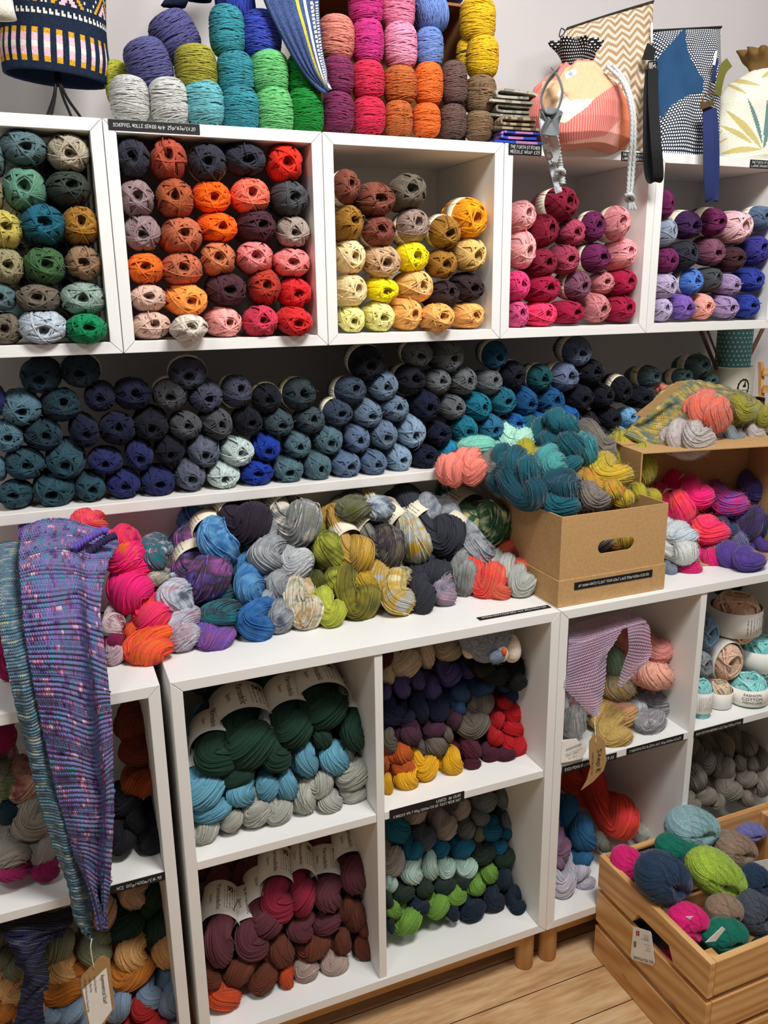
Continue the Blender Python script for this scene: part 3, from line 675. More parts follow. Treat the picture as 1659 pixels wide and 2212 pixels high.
put('ball', 'c1b', 'behind the front rows in the green cube', (0, 230), 3.95, .15, .15, None, '''
400,540,150,140,charcoal green;190,540,140,140,slate teal;500,860,150,140,charcoal green;190,890,140,140,khaki;545,1190,150,140,charcoal green;190,1200,140,140,dark taupe;560,1500,150,140,slate teal;215,1500,140,140,charcoal green;560,1800,150,130,dark taupe;200,1790,150,130,slate teal;690,520,120,120,charcoal green''', group='balls in the green cube', noun='yarn ball')
mk = dict(comp='mid', where='on the wall shelf', noun='wool ball', group='dark balls on the wall shelf', base='yarn_ball')
put('ball', O=(0, 740), s=3.456, y0=.065, y1=.065, zsh=1.022, data='''
300,260,150,130,deep teal;600,215,145,130,deep teal,L
160,500,150,130,steel teal;460,460,140,135,deep teal;745,410,115,115,midnight navy;1000,385,140,125,midnight navy
-20,430,60,120,navy;330,690,140,125,deep teal;60,705,110,125,steel teal;635,670,105,125,midnight navy;880,640,135,130,midnight navy;1130,625,130,125,black navy
190,910,145,125,dark teal;490,890,145,140,dark teal;785,895,130,100,navy;1040,850,105,120,navy;1270,820,110,110,black navy
110,1135,130,110,dark teal;400,1110,155,125,dark teal;680,1085,115,110,dark teal;925,1060,125,110,ink blue;1185,1045,130,110,navy;-10,940,50,95,steel teal''', **mk)
put('ball', O=(300, 740), s=3.95, y0=.065, y1=.065, zsh=1.022, data='''
420,270,165,140,charcoal blue,L
265,450,150,140,charcoal grey,L;580,465,145,140,charcoal blue;840,410,135,145,charcoal blue,L;1095,480,130,130,black navy,L;1375,440,145,145,slate black,L
405,710,140,130,charcoal grey;680,695,130,140,charcoal grey;945,680,115,130,black navy;1200,690,130,120,dark slate;1470,660,130,120,dark slate
560,940,140,135,steel grey;850,935,145,135,pale mint;1095,905,125,115,cobalt;1360,880,120,115,teal grey
440,1140,135,135,steel grey;725,1140,145,115,pale mint;1010,1115,145,115,cobalt;1280,1090,135,110,teal grey;1535,1060,120,125,teal grey''', **mk)
put('ball', O=(640, 720), s=3.95, y0=.065, y1=.065, zsh=1.022, data='''
610,260,160,150,black navy,L;1040,180,140,115,wool grey,L;1305,200,140,140,wool grey
470,485,140,130,dark slate blue,L;750,450,130,135,blue steel;975,395,140,135,black navy,L;1215,410,115,115,wool grey;1435,405,115,125,wool grey
360,680,130,125,dark slate blue,L;615,690,130,125,blue steel;850,640,125,115,blue steel;1110,620,130,130,midnight navy;1345,635,110,110,wool grey
280,915,130,130,teal grey;525,905,115,125,slate blue;750,870,125,130,blue steel;990,850,125,140,light steel;1225,860,110,110,midnight navy
190,1140,120,125,teal grey;435,1125,130,115,slate blue;670,1110,115,110,slate blue;885,1070,110,120,light steel;1105,1055,120,110,midnight navy''', **mk)
put('ball', O=(900, 700), s=3.072, y0=.065, y1=.065, zsh=1.022, data='''
525,210,90,95,petrol blue,L;1070,185,100,100,slate lavender,L
640,340,95,95,black navy,L;490,385,85,90,wool grey;820,360,85,95,deep emerald,L;985,350,100,100,slate lavender,L;1155,320,100,90,black navy
415,550,90,95,turquoise;575,510,90,100,teal blue;725,520,85,100,mid blue;895,515,95,100,mid blue;1085,490,95,90,black navy;1235,480,80,85,black navy;1360,440,75,90,black navy,L;1490,490,95,75,black navy,y.1
325,700,90,90,turquoise;500,690,85,90,cerulean;660,660,85,70,bright blue;825,645,70,55,bright blue;1000,620,85,85,bright blue;1140,650,65,75,black navy;1285,630,80,80,black navy;1410,620,60,70,sky blue
225,855,70,85,bright turquoise;565,790,45,55,bright blue;1335,710,60,35,sky blue;1200,715,70,40,black navy''', **mk)
put('ball', O=(1280, 690), s=4.377, y0=.12, y1=.12, zsh=1.022, data='''
540,540,120,110,slate teal,L,t-220:-60,k1.9;1000,440,130,115,slate teal,L,t-200:-50,k1.9;850,540,110,80,slate teal,L,t-160:-50,k1.9;1110,570,90,65,slate teal''', **mk)
# ---------------------------------------------------------------- wound cylinders standing on the cubes
bk = dict(base='yarn_cone', noun='yarn cylinder')
put('barrel', 'topA', 'on top of the cubes', (0, 0), 2.304, .03, .03, None, '''
645,498,90,108,pale grey;840,508,92,108,pale grey;1015,520,95,104,aqua;1195,552,90,108,teal;1365,560,90,108,leaf green;1522,560,84,108,dark green
1172,375,88,104,teal,y.04;1340,368,92,104,leaf green,y.04;1510,380,80,104,dark green,y.04;975,345,98,108,olive green,y.04
740,325,105,118,violet grey,y.05,a-18;1130,160,84,118,teal,y.05;1300,180,95,112,ultramarine,y.05;585,420,58,108,lime green,y.10
870,185,110,112,violet grey,y.11,a-28;1170,25,130,85,ultramarine,y.08,a80''', group='wound cylinders on the left of the cube tops', **bk)
put('barrel', 'topB', 'right of the striped scarf', (660, 0), 3.77, .03, .03, None, '''
265,920,125,152,plum wine;515,948,130,140,crimson red;755,972,112,136,burnt copper;982,985,112,128,orange;1200,992,105,128,mocha;1410,1030,112,112,walnut brown
265,625,122,150,plum wine,y.04;508,662,128,150,crimson red,y.04;768,700,132,144,burnt copper,y.04;1000,692,114,162,orange,y.04;1208,682,106,166,mocha,y.04;1425,780,122,148,walnut brown,y.04
248,320,142,172,salmon pink,y.05;505,350,126,170,magenta,y.05;772,380,132,172,dusty pink,y.05;1008,398,110,152,periwinkle,y.05;1440,472,126,160,mustard yellow,y.05
490,60,135,140,magenta,y.06;752,95,132,145,rose,y.06;1020,115,145,125,periwinkle,y.06,a75;1400,172,140,170,mustard yellow,y.06;1310,440,80,110,mustard yellow,y.075,L,B;1150,-40,130,70,deep violet,y.14''', group='wound cylinders on the right of the cube tops', **bk)
pal('''aubergine black 44,32,48
grey taupe 128,128,116
dusk grey 92,94,98
azure blue 58,124,186
light blue 108,168,216
deep blue 30,84,150
violet 108,86,182
blackcurrant 62,52,66
orchid 150,84,150
silver 178,182,186
mid grey 138,142,146
pale silver 204,206,208
olive lime 174,178,62
dark olive 92,94,34
acid lime 198,206,74
frost blue 200,214,226
old pink 190,156,170
ink grey 92,96,116
teal green 24,122,132
pale cream 232,222,200
bottle green 64,92,62
ochre 198,158,92
neon rose 255,34,128
neon orange 255,110,40
coral red 255,72,74
blush white 236,212,214
wine magenta 150,28,86
taupe wool 112,104,88
bronze brown 112,86,40
old gold 206,164,46
lemon grey 226,220,168
ash grey 190,194,190
ink black 50,52,62
fern green 88,124,66
pine green 46,96,74
pale celadon 204,208,194
burnt coral 238,108,78
mahogany 122,52,50
olive gold 150,136,46
storm blue 122,134,150
dark rust 128,58,26
rust 176,82,32
jet navy 20,20,30
moss green 92,112,62
wine red 138,44,60
oat grey 166,158,146
deep petrol 14,52,62
blush beige 226,188,160
spruce 34,66,54
sage 134,138,110
tan 236,184,118
amber 196,118,42
denim 132,156,180
red 190,40,42
dark spruce 26,60,46
glacier blue 106,168,192
linen grey 184,184,172
red wine 152,36,62
mulberry 104,52,62
cocoa 110,56,38
tomato orange 216,84,40
rosy beige 194,168,156
ivory 222,204,178
iris 88,82,146
black 14,15,18
jeans blue 50,80,120
dark navy 20,26,56
mole 108,98,88
fig 76,40,60
maroon 84,26,46
cherry red 200,24,34
burnt orange 196,92,28
sunflower 246,184,30
greige 184,174,170
lead grey 120,130,134
peacock 22,108,144
slate 84,98,112
mint 190,222,210
holly 34,54,42
grass green 120,168,68
night blue 24,42,58
rose mohair 222,142,136
peach mohair 232,170,150
grey mohair 138,134,138
ochre mohair 190,158,88
green mohair 128,158,134
red orange 222,74,40
sea blue 44,104,150
heather 168,130,164
pale lilac 206,202,214
mouse grey 144,136,124
hot magenta 226,34,118
silver grey mohair 204,208,204
violet mohair 84,62,142
night mohair 52,62,96
coral pink 244,138,122
mint mohair 124,200,180
pale mint mohair 178,226,206
smoke brown 122,112,104
peacock mohair 16,92,106
dark peacock 12,64,80
sea teal 70,150,152
chartreuse 168,158,42
navy mohair 34,56,82
emerald mohair 10,108,88
lime mohair 156,184,62
ice teal 138,172,176
brown mohair 146,122,102
lavender mohair 112,112,168
slate mohair 76,80,92
fuchsia mohair 216,28,112
aqua cotton 96,200,200
pale aqua 190,230,226
beige cotton 218,196,168
salmon cotton 230,176,156
steel cotton 104,132,154
stone cotton 142,148,152
rose cotton 216,128,150''')
CT = dict(where='on the counter', noun='twisted skein', base='yarn_skein', group='hand-dyed skeins on the counter')
# neon and left part of the counter
put('hank', 'ctr', O=(0, 1080), s=3.95, y0=-.14, y1=-.02, vr=(1080, 1430), zsh=ZL, data='''
810,230,120,90,neon orange/neon rose,k1.7,y-.03;1070,390,90,90,neon rose/coral red,k1.8
1060,490,160,170,neon rose/neon rose/neon orange,k2.5;1085,830,180,190,neon rose,k2.3;1290,1030,165,170,coral red/neon rose,k2.2;1245,1330,205,120,neon orange/coral red,k1.9
950,1110,85,110,blush white/blush white/wine magenta;985,1340,75,110,blush white/old pink;970,1230,80,90,wine magenta
40,1420,110,190,hot magenta/wine magenta,k2;-40,1300,90,120,hot magenta;300,330,130,110,orchid/violet,y.01;410,520,130,120,hot magenta/wine magenta,y-.02;240,560,130,120,hot magenta,y-.02;370,760,130,120,orchid/violet,y-.06;220,800,130,130,hot magenta/wine magenta,y-.06;330,1010,140,130,wine magenta,y-.10;180,1080,120,130,hot magenta,y-.11''', **CT)
put('hank', 'ctr', O=(320, 1040), s=3.77, y0=-.13, y1=-.01, vr=(1110, 1400), zsh=ZL, data='''
850,370,205,165,aubergine black,t-471:-325,L,k2.6;1275,365,190,185,grey taupe/mid grey/pale cream,t-504:-325,L,k2.6
590,540,180,180,azure blue/light blue/deep blue,t-390:-309,L,k2.6;490,820,230,190,violet/blackcurrant/orchid,t-422:-390,L,k2.4
50,650,120,90,frost blue/ink grey/teal green;90,800,90,60,pale cream/grey taupe
945,640,160,140,mid grey/silver,m5;1230,690,140,150,pale silver/silver,m4
210,985,180,165,old pink/frost blue/ink grey;285,1295,135,145,frost blue/old pink/frost blue
580,1130,180,105,blackcurrant/teal green;590,1240,150,80,blackcurrant/ink grey;560,1310,155,90,orchid/violet
830,930,125,150,light blue/azure blue;870,1195,150,155,deep blue/azure blue
1075,890,125,150,silver/mid grey;1095,1150,115,130,silver/ink grey;1295,905,105,90,pale cream/ochre;1330,1105,135,150,bottle green/pale cream/ochre
1480,600,150,170,olive lime/dark olive;1550,870,120,130,olive lime/dark olive;1400,840,75,90,dark olive;1530,1095,120,130,acid lime/olive lime''', **CT)
put('hank', 'ctr', O=(660, 1030), s=3.072, y0=-.13, y1=-.01, vr=(1090, 1340), zsh=ZL, data='''
370,560,112,125,old gold/ochre,t-292:-374,L,k2.6;565,520,125,165,taupe wool/blackcurrant/grey taupe,t-422:-390,L,k2.6;760,480,110,155,lemon grey/ash grey/old gold,t-439:-390,L,k2.6
970,420,160,125,ink black,t-471:-358,L,k2.6;1180,520,115,125,storm blue/silver/ink grey,t-455:-422,L,k2.7;1260,340,155,145,fern green/pine green/lemon grey,t-488:-341,L,k2.7
330,230,120,80,grey taupe/dark olive;480,230,110,70,frost blue/ink grey
870,660,145,90,ink black;790,820,85,130,ink black;1060,700,85,140,grey taupe/silver;930,800,80,90,storm blue/old pink
1370,490,85,90,burnt coral;1235,710,112,140,burnt coral/coral red;1420,670,110,110,burnt coral/mahogany;1300,770,70,70,burnt coral
1480,510,95,125,pale celadon,y-.02;1460,730,100,100,pale celadon/ash grey
400,715,110,70,old gold/olive gold;405,860,130,125,olive gold/dark olive;620,680,110,70,lemon grey/taupe wool;630,840,120,130,ash grey/old gold/lemon grey''', **CT)
# ---- left cabinet
def cell(comp, where, O, s, data, zsh, y0=-.195, y1=-.10, vr=None, kind='hank', **k):
    d = dict(base='yarn_skein', noun='skein', group='skeins '+where); d.update(k)
    put(kind, comp, where, O, s, y0, y1, zsh, data, vr=vr, **d)
cell('L1r', 'in the dark cubby beside the scarf', (0, 1480), 3.95, '''
1130,370,160,115,dark rust;1170,610,160,130,dark rust;1180,870,165,125,rust
1160,1200,105,110,jet navy;1050,1370,105,130,jet navy;1290,1360,115,140,jet navy;1100,1040,120,90,jet navy''', .474, vr=(1560, 1860))
cell('L1l', 'in the upper left cubby behind the scarf', (0, 1480), 3.95, '''
30,480,110,150,wine magenta;50,870,115,165,moss green/oat grey;215,900,135,140,wine red/blush beige;60,1130,90,100,deep petrol
275,1230,150,170,oat grey;80,1480,150,130,oat grey;400,1440,120,120,oat grey
100,1620,160,70,wine magenta;390,1610,140,75,wine magenta''', .474, vr=(1560, 1890))
cell('L1b', 'in the lowest left cubby', (0, 1820), 3.77, '''
1080,470,125,125,blush beige;860,600,110,180,blush beige;1270,470,115,130,spruce;1290,720,150,130,spruce;1010,720,145,140,spruce;1220,560,90,80,spruce
490,890,130,140,sage;765,910,155,140,sage;20,1000,65,110,sage;110,1090,80,110,sage;1060,970,150,155,tan;1340,930,115,125,tan;500,1090,125,125,tan
1095,1110,175,120,amber;490,1240,160,130,amber;40,1210,80,100,tan;105,1280,85,90,tan;50,1400,80,90,amber;250,1420,110,90,amber
1240,1290,115,115,denim;980,1370,115,120,denim;1390,1350,110,140,denim;590,1400,130,95,denim;410,1440,70,70,denim;1175,1390,95,110,red;60,1530,110,100,denim,y-.17;260,1540,110,100,red,y-.17;470,1545,110,90,denim,y-.17;700,1545,115,95,red,y-.17;930,1545,115,90,red,y-.17;1170,1545,120,90,red,y-.17;1390,1540,110,90,denim,y-.17;60,1690,120,90,red;300,1690,125,90,red;550,1690,125,90,denim;800,1690,125,90,red;1050,1690,125,90,red;1300,1690,125,90,red''', .1185, vr=(1900, 2200))
# ---- middle cabinet
W = dict(bandm='white_paper')
cell('ul', 'in the dark green cubby', (340, 1380), 3.19, '''
640,760,195,190,dark spruce,t-300:-330,L,k2.4;400,850,145,145,dark spruce,t-150:-260,L,k2.4;820,830,110,130,dark spruce,t-220:-420,L,k3.2
950,650,145,150,dark spruce,t-190:-370,L,k2.6;1170,520,170,140,dark spruce,t-250:-300,L,k2.4;1345,680,105,130,dark spruce,t-170:-420,L,k3.2
560,960,115,90,dark spruce;1150,690,90,80,dark spruce;360,330,120,80,dark spruce,y-.02;700,330,150,80,dark spruce,y0.0
320,1080,145,125,glacier blue,t-80:-480,L,k3.0;370,1210,125,95,glacier blue;590,1090,120,95,glacier blue;770,1040,80,100,glacier blue;910,1040,90,100,glacier blue;1040,870,95,125,glacier blue;1240,840,125,115,glacier blue
345,1335,105,82,linen grey;510,1270,75,98,linen grey;680,1220,105,110,linen grey;860,1205,105,105,linen grey;1025,1140,90,110,linen grey;1205,1150,105,72,linen grey;1150,1010,100,95,linen grey;1360,960,120,145,linen grey;1370,1085,85,70,linen grey''', .474, vr=(1480, 1810), y1=-.15, **W)
cell('ll', 'in the wine red cubby', (400, 1760), 3.607, '''
265,1050,135,190,mulberry,t-110:-400,L,k2.5;525,1040,135,160,mulberry,t-200:-420,L,k2.6;650,860,140,150,mulberry,t-170:-380,L,k2.6
720,740,128,180,red wine,t-120:-380,L,k2.6;920,680,105,170,red wine,t-110:-330,L,k2.8;1105,670,130,140,mulberry,t-80:-370,L,k2.6;1315,520,130,155,mulberry,t-130:-330,L,k2.5
890,930,120,100,mulberry;1110,870,115,100,mulberry;140,450,70,100,mulberry,y-.03;300,430,110,90,mulberry,y-.03
1270,760,65,105,cocoa;1345,820,90,130,cocoa;1420,910,60,90,cocoa;770,1090,125,135,cocoa;1030,1045,140,95,cocoa;1240,1020,85,120,cocoa;1400,1060,95,115,cocoa;400,1260,130,115,cocoa;620,1300,115,135,cocoa;215,1290,70,110,cocoa
300,1450,135,115,tomato orange;790,1300,65,95,tomato orange;950,1240,98,98,rosy beige;1180,1200,105,85,rosy beige''', .1185, vr=(1850, 2190), y1=-.15, **W)
cell('ur', 'in the red and navy cubby', (800, 1340), 4.046, '''
150,330,70,110,maroon;330,390,150,145,ivory;500,310,80,130,ivory;700,280,120,105,ivory;170,500,60,85,ivory
280,610,90,110,iris;420,540,75,90,iris;560,620,85,110,iris;720,490,110,125,iris;880,440,75,85,iris;150,650,45,85,iris
1010,430,125,110,black,y-.15;1255,440,130,150,black,y-.15;1120,500,130,100,black,y-.16;1300,545,105,80,black,y-.17;1180,370,130,90,black,y-.13;800,650,105,95,jeans blue;790,790,70,70,jeans blue;1020,590,125,85,jeans blue;1265,650,120,75,jeans blue;1185,590,65,55,jeans blue
210,840,125,125,dark navy;440,780,95,145,dark navy;620,790,95,145,dark navy;330,870,80,90,dark navy;1010,750,135,100,mole;940,930,160,135,mole;600,1120,125,85,mole;180,1090,65,120,mole;690,1020,60,60,mole
370,1020,130,100,fig;580,980,95,70,fig;740,900,70,90,fig;340,910,80,70,fig;900,1140,120,95,maroon;910,1260,80,65,maroon;1060,1180,80,75,maroon;1200,1190,95,60,maroon
1115,890,65,85,cherry red;1280,820,95,105,cherry red;1100,1050,70,95,cherry red;1270,960,115,85,cherry red;1300,1115,122,100,cherry red;1200,740,75,65,cherry red
300,1190,120,100,burnt orange;320,1310,95,95,burnt orange;145,1280,25,60,burnt orange;320,1420,128,95,sunflower;520,1300,108,130,sunflower;735,1280,112,118,sunflower;160,1460,55,100,sunflower''', .474, vr=(1420, 1730))
cell('lr', 'in the green and teal cubby', (800, 1680), 4.046, '''
420,340,105,85,greige;700,245,75,80,charcoal grey;800,290,95,105,greige;1010,240,105,115,lead grey;1180,210,85,95,lead grey
670,460,105,135,greige,t-160:-170;980,360,105,78,lead grey;1240,400,120,115,lead grey,t-90:-70;850,480,78,108,lead grey;950,520,60,65,sage
260,480,118,155,peacock;390,670,82,122,peacock;630,640,80,85,peacock;810,650,108,84,peacock;1060,490,105,105,peacock;1150,620,65,75,peacock;1200,500,70,60,peacock
500,550,115,115,slate;210,750,108,162,greige;360,870,115,112,mint;530,820,88,135,mint;690,800,88,105,mint;870,800,105,100,mint;190,960,55,85,mint
1010,690,115,100,holly;1200,720,98,90,holly;310,1030,105,80,holly;490,1000,98,84,holly;670,960,95,75,holly;810,930,65,65,holly;170,1110,45,90,holly
1060,860,98,94,grass green;950,970,95,75,grass green;770,1060,104,84,grass green;600,1140,115,122,grass green;220,1180,80,85,grass green;345,1300,132,115,grass green
1170,900,88,104,night blue;1285,1050,98,94,night blue;1310,1150,68,75,night blue;1090,1110,104,114,night blue;900,1170,114,114,night blue;730,1200,64,84,night blue;440,1160,90,80,night blue;180,1320,40,70,night blue''', .1185, vr=(1730, 2040))
# ---- right cabinet
cell('L3u', 'in the mohair cubby', (1160, 1280), 4.366, '''
1190,560,140,150,rose mohair,y-.16;1150,810,205,140,peach mohair,y-.18;1160,1060,195,130,grey mohair/silver;1115,1245,175,105,grey mohair/grey mohair/silver
790,930,195,125,ochre mohair/oat grey;780,1190,205,135,ochre mohair/ochre mohair/rose mohair;750,1390,165,95,ochre mohair;750,700,120,140,green mohair;360,1240,140,150,silver grey mohair/grey mohair;440,1060,150,120,rose mohair/grey mohair''', .474, kind='mohair', vr=(1400, 1620), noun='mohair skein', base='mohair_skein')
cell('L3l', 'behind the pine crate', (1160, 1620), 4.366, '''
830,700,170,185,red orange/coral red,t-420:-380,k3.0;360,330,150,150,red orange,y.0;450,860,150,170,sea blue,t-190:-260;430,1050,115,75,sea blue;245,960,90,155,heather;230,1080,60,70,heather
280,1290,115,165,pale lilac;430,1165,115,80,pale lilac;475,1280,95,55,pale lilac;1030,790,60,60,pale celadon;640,920,60,60,grey taupe''', .1185, vr=(1700, 1940), noun='long skein')
cell('L3g', 'in the cubby above the crate corner', (1460, 1550), 8.19, '''
330,520,90,200,mouse grey;560,800,190,260,mouse grey,k2.6;930,560,150,230,mouse grey;1340,560,190,190,mouse grey;1400,250,250,170,mouse grey,y-.05;1000,250,200,130,mouse grey,y-.03;1390,880,130,130,mouse grey
420,1160,200,260,mouse grey;900,960,190,210,mouse grey;1160,850,130,140,mouse grey;1310,1120,180,160,mouse grey;980,1350,210,210,mouse grey;560,1430,170,200,mouse grey;780,1510,150,150,mouse grey;1560,1290,150,170,mouse grey;330,1570,150,120,mouse grey;1280,1480,130,130,mouse grey;1600,780,120,200,mouse grey''', .1185, vr=(1580, 1760), noun='skein')
# cotton yarn cakes
cell('cake', 'in the cotton cubby', (1440, 1250), 6.32, '''
580,760,145,255,steel cotton,y-.16;520,1185,130,180,stone cotton,y-.17;850,1150,215,270,beige cotton/salmon cotton,y-.16,L''', None, kind='cake', noun='lying cotton yarn cake', base='yarn_cake', bandm='white_paper')
cell('cake', 'in the cotton cubby', (1440, 1250), 6.32, '''
940,525,300,345,beige cotton/salmon cotton,S,L,y-.12;1340,530,190,300,rose cotton,S,L,y-.06;1240,1050,240,290,aqua cotton/pale aqua,S,L,y-.13;470,1645,135,300,aqua cotton/pale aqua,S,L,y-.19;715,1600,155,225,beige cotton,S,L,y-.17;1110,1530,235,230,aqua cotton/pale aqua,S,L,y-.18;1440,1530,110,110,rose cotton,S,y-.15;950,160,230,110,petrol,y.0''', None, kind='cake', noun='standing cotton yarn cake', base='yarn_cake', bandm='white_paper')
# ---- pink and violet mohair on the counter right of the cardboard box
cell('pink', 'right of the cardboard box', (1400, 960), 6.405, '''
740,740,215,215,hot magenta/neon rose,t-420:-400,L,k2.6;500,900,190,220,neon rose/coral red,t-300:-280,L,k2.6;1180,830,245,225,hot magenta/violet,k2.4,t-330:-260;900,1230,260,200,coral red/neon rose,t-300:-200
600,1730,150,120,fuchsia mohair,y-.17;910,1640,155,175,fuchsia mohair,y-.15;500,1300,220,140,silver grey mohair/frost blue,y-.15;540,1520,245,160,silver grey mohair,y-.17;340,1750,90,120,storm blue,y-.16
1530,640,190,240,violet mohair/iris,L,t-330:-220;1480,1130,180,250,violet mohair/blackcurrant;1300,1400,150,180,violet mohair/storm blue;1180,1210,110,150,night mohair;1190,1570,140,140,night mohair/storm blue;1450,1640,240,170,violet mohair;1640,1150,90,200,night mohair;1640,1430,80,120,violet mohair''', ZL, y0=-.16, y1=-.06, vr=(1040, 1230), kind='mohair', noun='mohair skein', base='mohair_skein')
# ---- cardboard box
cell('box', 'in the cardboard box', (940, 880), 3.197, '''
165,455,72,100,coral pink,y-.03,k1.5;285,450,88,112,coral pink,y-.05,k1.5;300,280,130,70,mint mohair,y.02;615,250,140,120,pale mint mohair,y.03;450,430,115,100,smoke brown,y-.06;490,560,90,90,smoke brown,y-.08;450,310,40,40,mint mohair,y.02
640,470,115,125,peacock mohair/dark peacock,y-.13;700,620,120,110,dark peacock,y-.16;835,450,90,90,sea teal,y-.12;890,570,125,90,dark peacock,y-.17;890,690,125,95,peacock mohair,y-.18;790,230,75,90,peacock mohair,y.0
950,270,120,100,dark peacock/peacock mohair,y-.08;935,140,85,70,peacock mohair,y-.06;1070,300,70,110,sea teal/peacock mohair,y-.09;960,385,100,70,peacock mohair,y-.09;740,390,95,80,chartreuse,y-.04;850,330,60,60,burnt coral,y-.02
1180,310,85,140,smoke brown,y-.04;1130,650,125,85,smoke brown,y-.17;1250,480,150,110,chartreuse/old gold,y-.13;1260,600,120,70,chartreuse/amber,y-.16;1440,430,115,140,chartreuse,y-.08;1330,640,80,60,chartreuse/old gold,y-.17;1520,640,70,60,chartreuse,y-.16;1130,940,150,80,smoke brown,y-.16;1350,930,100,80,chartreuse/amber,y-.16''', None, kind='mohair', noun='mohair skein', base='mohair_skein')
cell('boxtop', 'on the cardboard shelf box', (1280, 690), 4.377, '''
1190,945,180,175,salmon pink/burnt coral,y-.10,k1.3;1480,880,150,130,olive green,y-.07,k1.4;1040,1160,210,165,greige,y-.12,k1.4;1380,1140,120,95,lead grey,y-.08,k1.4;1580,1110,100,100,greige,y-.08,k1.4;690,650,50,40,coral pink,y.10,k1.4;1640,950,80,100,olive green,y-.06,k1.4''', None, kind='mohair', noun='mohair skein', base='mohair_skein')
# ---- crate
cell('crate', 'in the pine crate', (1259, 1720), 4.1475, '''
450,640,140,165,fuchsia mohair,y-.295;800,800,265,225,navy mohair,y-.40,r-35;920,520,235,110,emerald mohair,y-.31,r-12;1260,780,310,185,lime mohair,y-.40,r-30
1060,330,260,175,ice teal,y-.29,r-10;1430,520,210,160,brown mohair,y-.33,r-20;1540,350,135,70,lavender mohair,y-.28;1600,800,130,160,navy mohair,y-.42;1600,1090,170,200,slate mohair,y-.46
1010,1190,200,165,fuchsia mohair,y-.455,r-20;1320,1080,165,140,brown mohair,y-.45;1330,1300,215,120,emerald mohair,y-.495;1000,640,120,100,navy mohair,y-.34''', None, kind='mball', noun='mohair ball', base='mohair_ball', group='mohair balls in the pine crate')

# the lower layer in the crate, seen only through the gaps between the slats
for k, (x, y, cn) in enumerate(((.885, -.30, 'navy mohair'), (.885, -.40, 'fuchsia mohair'), (.885, -.49, 'fuchsia mohair'), (.99, -.30, 'brown mohair'), (1.0, -.41, 'emerald mohair'), (1.0, -.495, 'emerald mohair'), (1.11, -.32, 'ice teal'), (1.12, -.44, 'slate mohair'), (1.22, -.32, 'lime mohair'), (1.225, -.46, 'navy mohair'))):
    mw = Matrix.Translation((x, y, .057)) @ Matrix.Rotation(k*1.3, 4, 'Z') @ Matrix.Diagonal((.052, .042, .042, 1)); o = item('mohair_ball', MBALLS[k % 2], yarn(cn, True), mw)
    pu = float(829.5+FPX*np.dot(np.array([x, y, .057])-CAM, RT)/np.dot(np.array([x, y, .057])-CAM, FW)); ITEMS.append(dict(o=o, comp='cratelow', where='low in the pine crate behind its slats', col=cn, u=pu, v=2000, row=0, ci=0, nrow=1, noun='mohair ball', group='mohair balls in the pine crate', kind='mball', band=False))
# ---------------------------------------------------------------- cloth, knitting, printed things
def ux(u, v, x): d = ray(u, v); return CAM + d*((x-CAM[0])/d[0])
def to_px(P): d = np.asarray(P, float)-CAM; w_ = d@FW; return np.stack([829.5+FPX*(d@RT)/w_, 1106-FPX*(d@UP)/w_], -1)
def text_mesh(s, size=1., align='LEFT'):
    c = bpy.data.curves.new('t', 'FONT'); c.body = s; c.size = size; c.align_x = align; c.resolution_u = 3; o = bpy.data.objects.new('t', c); me = bpy.data.meshes.new_from_object(o)
    V = np.array([v.co[:] for v in me.vertices]).reshape(-1, 3); F = [tuple(p.vertices) for p in me.polygons]; bpy.data.objects.remove(o); bpy.data.curves.remove(c); bpy.data.meshes.remove(me); return V[:, :2] if len(V) else np.zeros((0, 2)), F
def surface(rows, nu, nv):
    """rows: list of lists of 3-D points across -> smooth grid [nv,nu,3]"""
    A = np.array([spline(r, nu) if len(r) > 2 else np.linspace(r[0], r[1], nu) for r in rows]); return np.stack([spline(A[:, j], nv) for j in range(nu)], 1)
def pxrows(rows):
    out = []
    for r in rows:
        *pts, y = r; ys = y if isinstance(y, (list, tuple)) else [y]*len(pts); out.append([uy(p[0], p[1], yy) for p, yy in zip(pts, ys)])
    return out
def normals(G):
    a = np.gradient(G, axis=0); b = np.gradient(G, axis=1); n = np.cross(b, a); return n/(np.linalg.norm(n, axis=-1)[..., None]+1e-12)
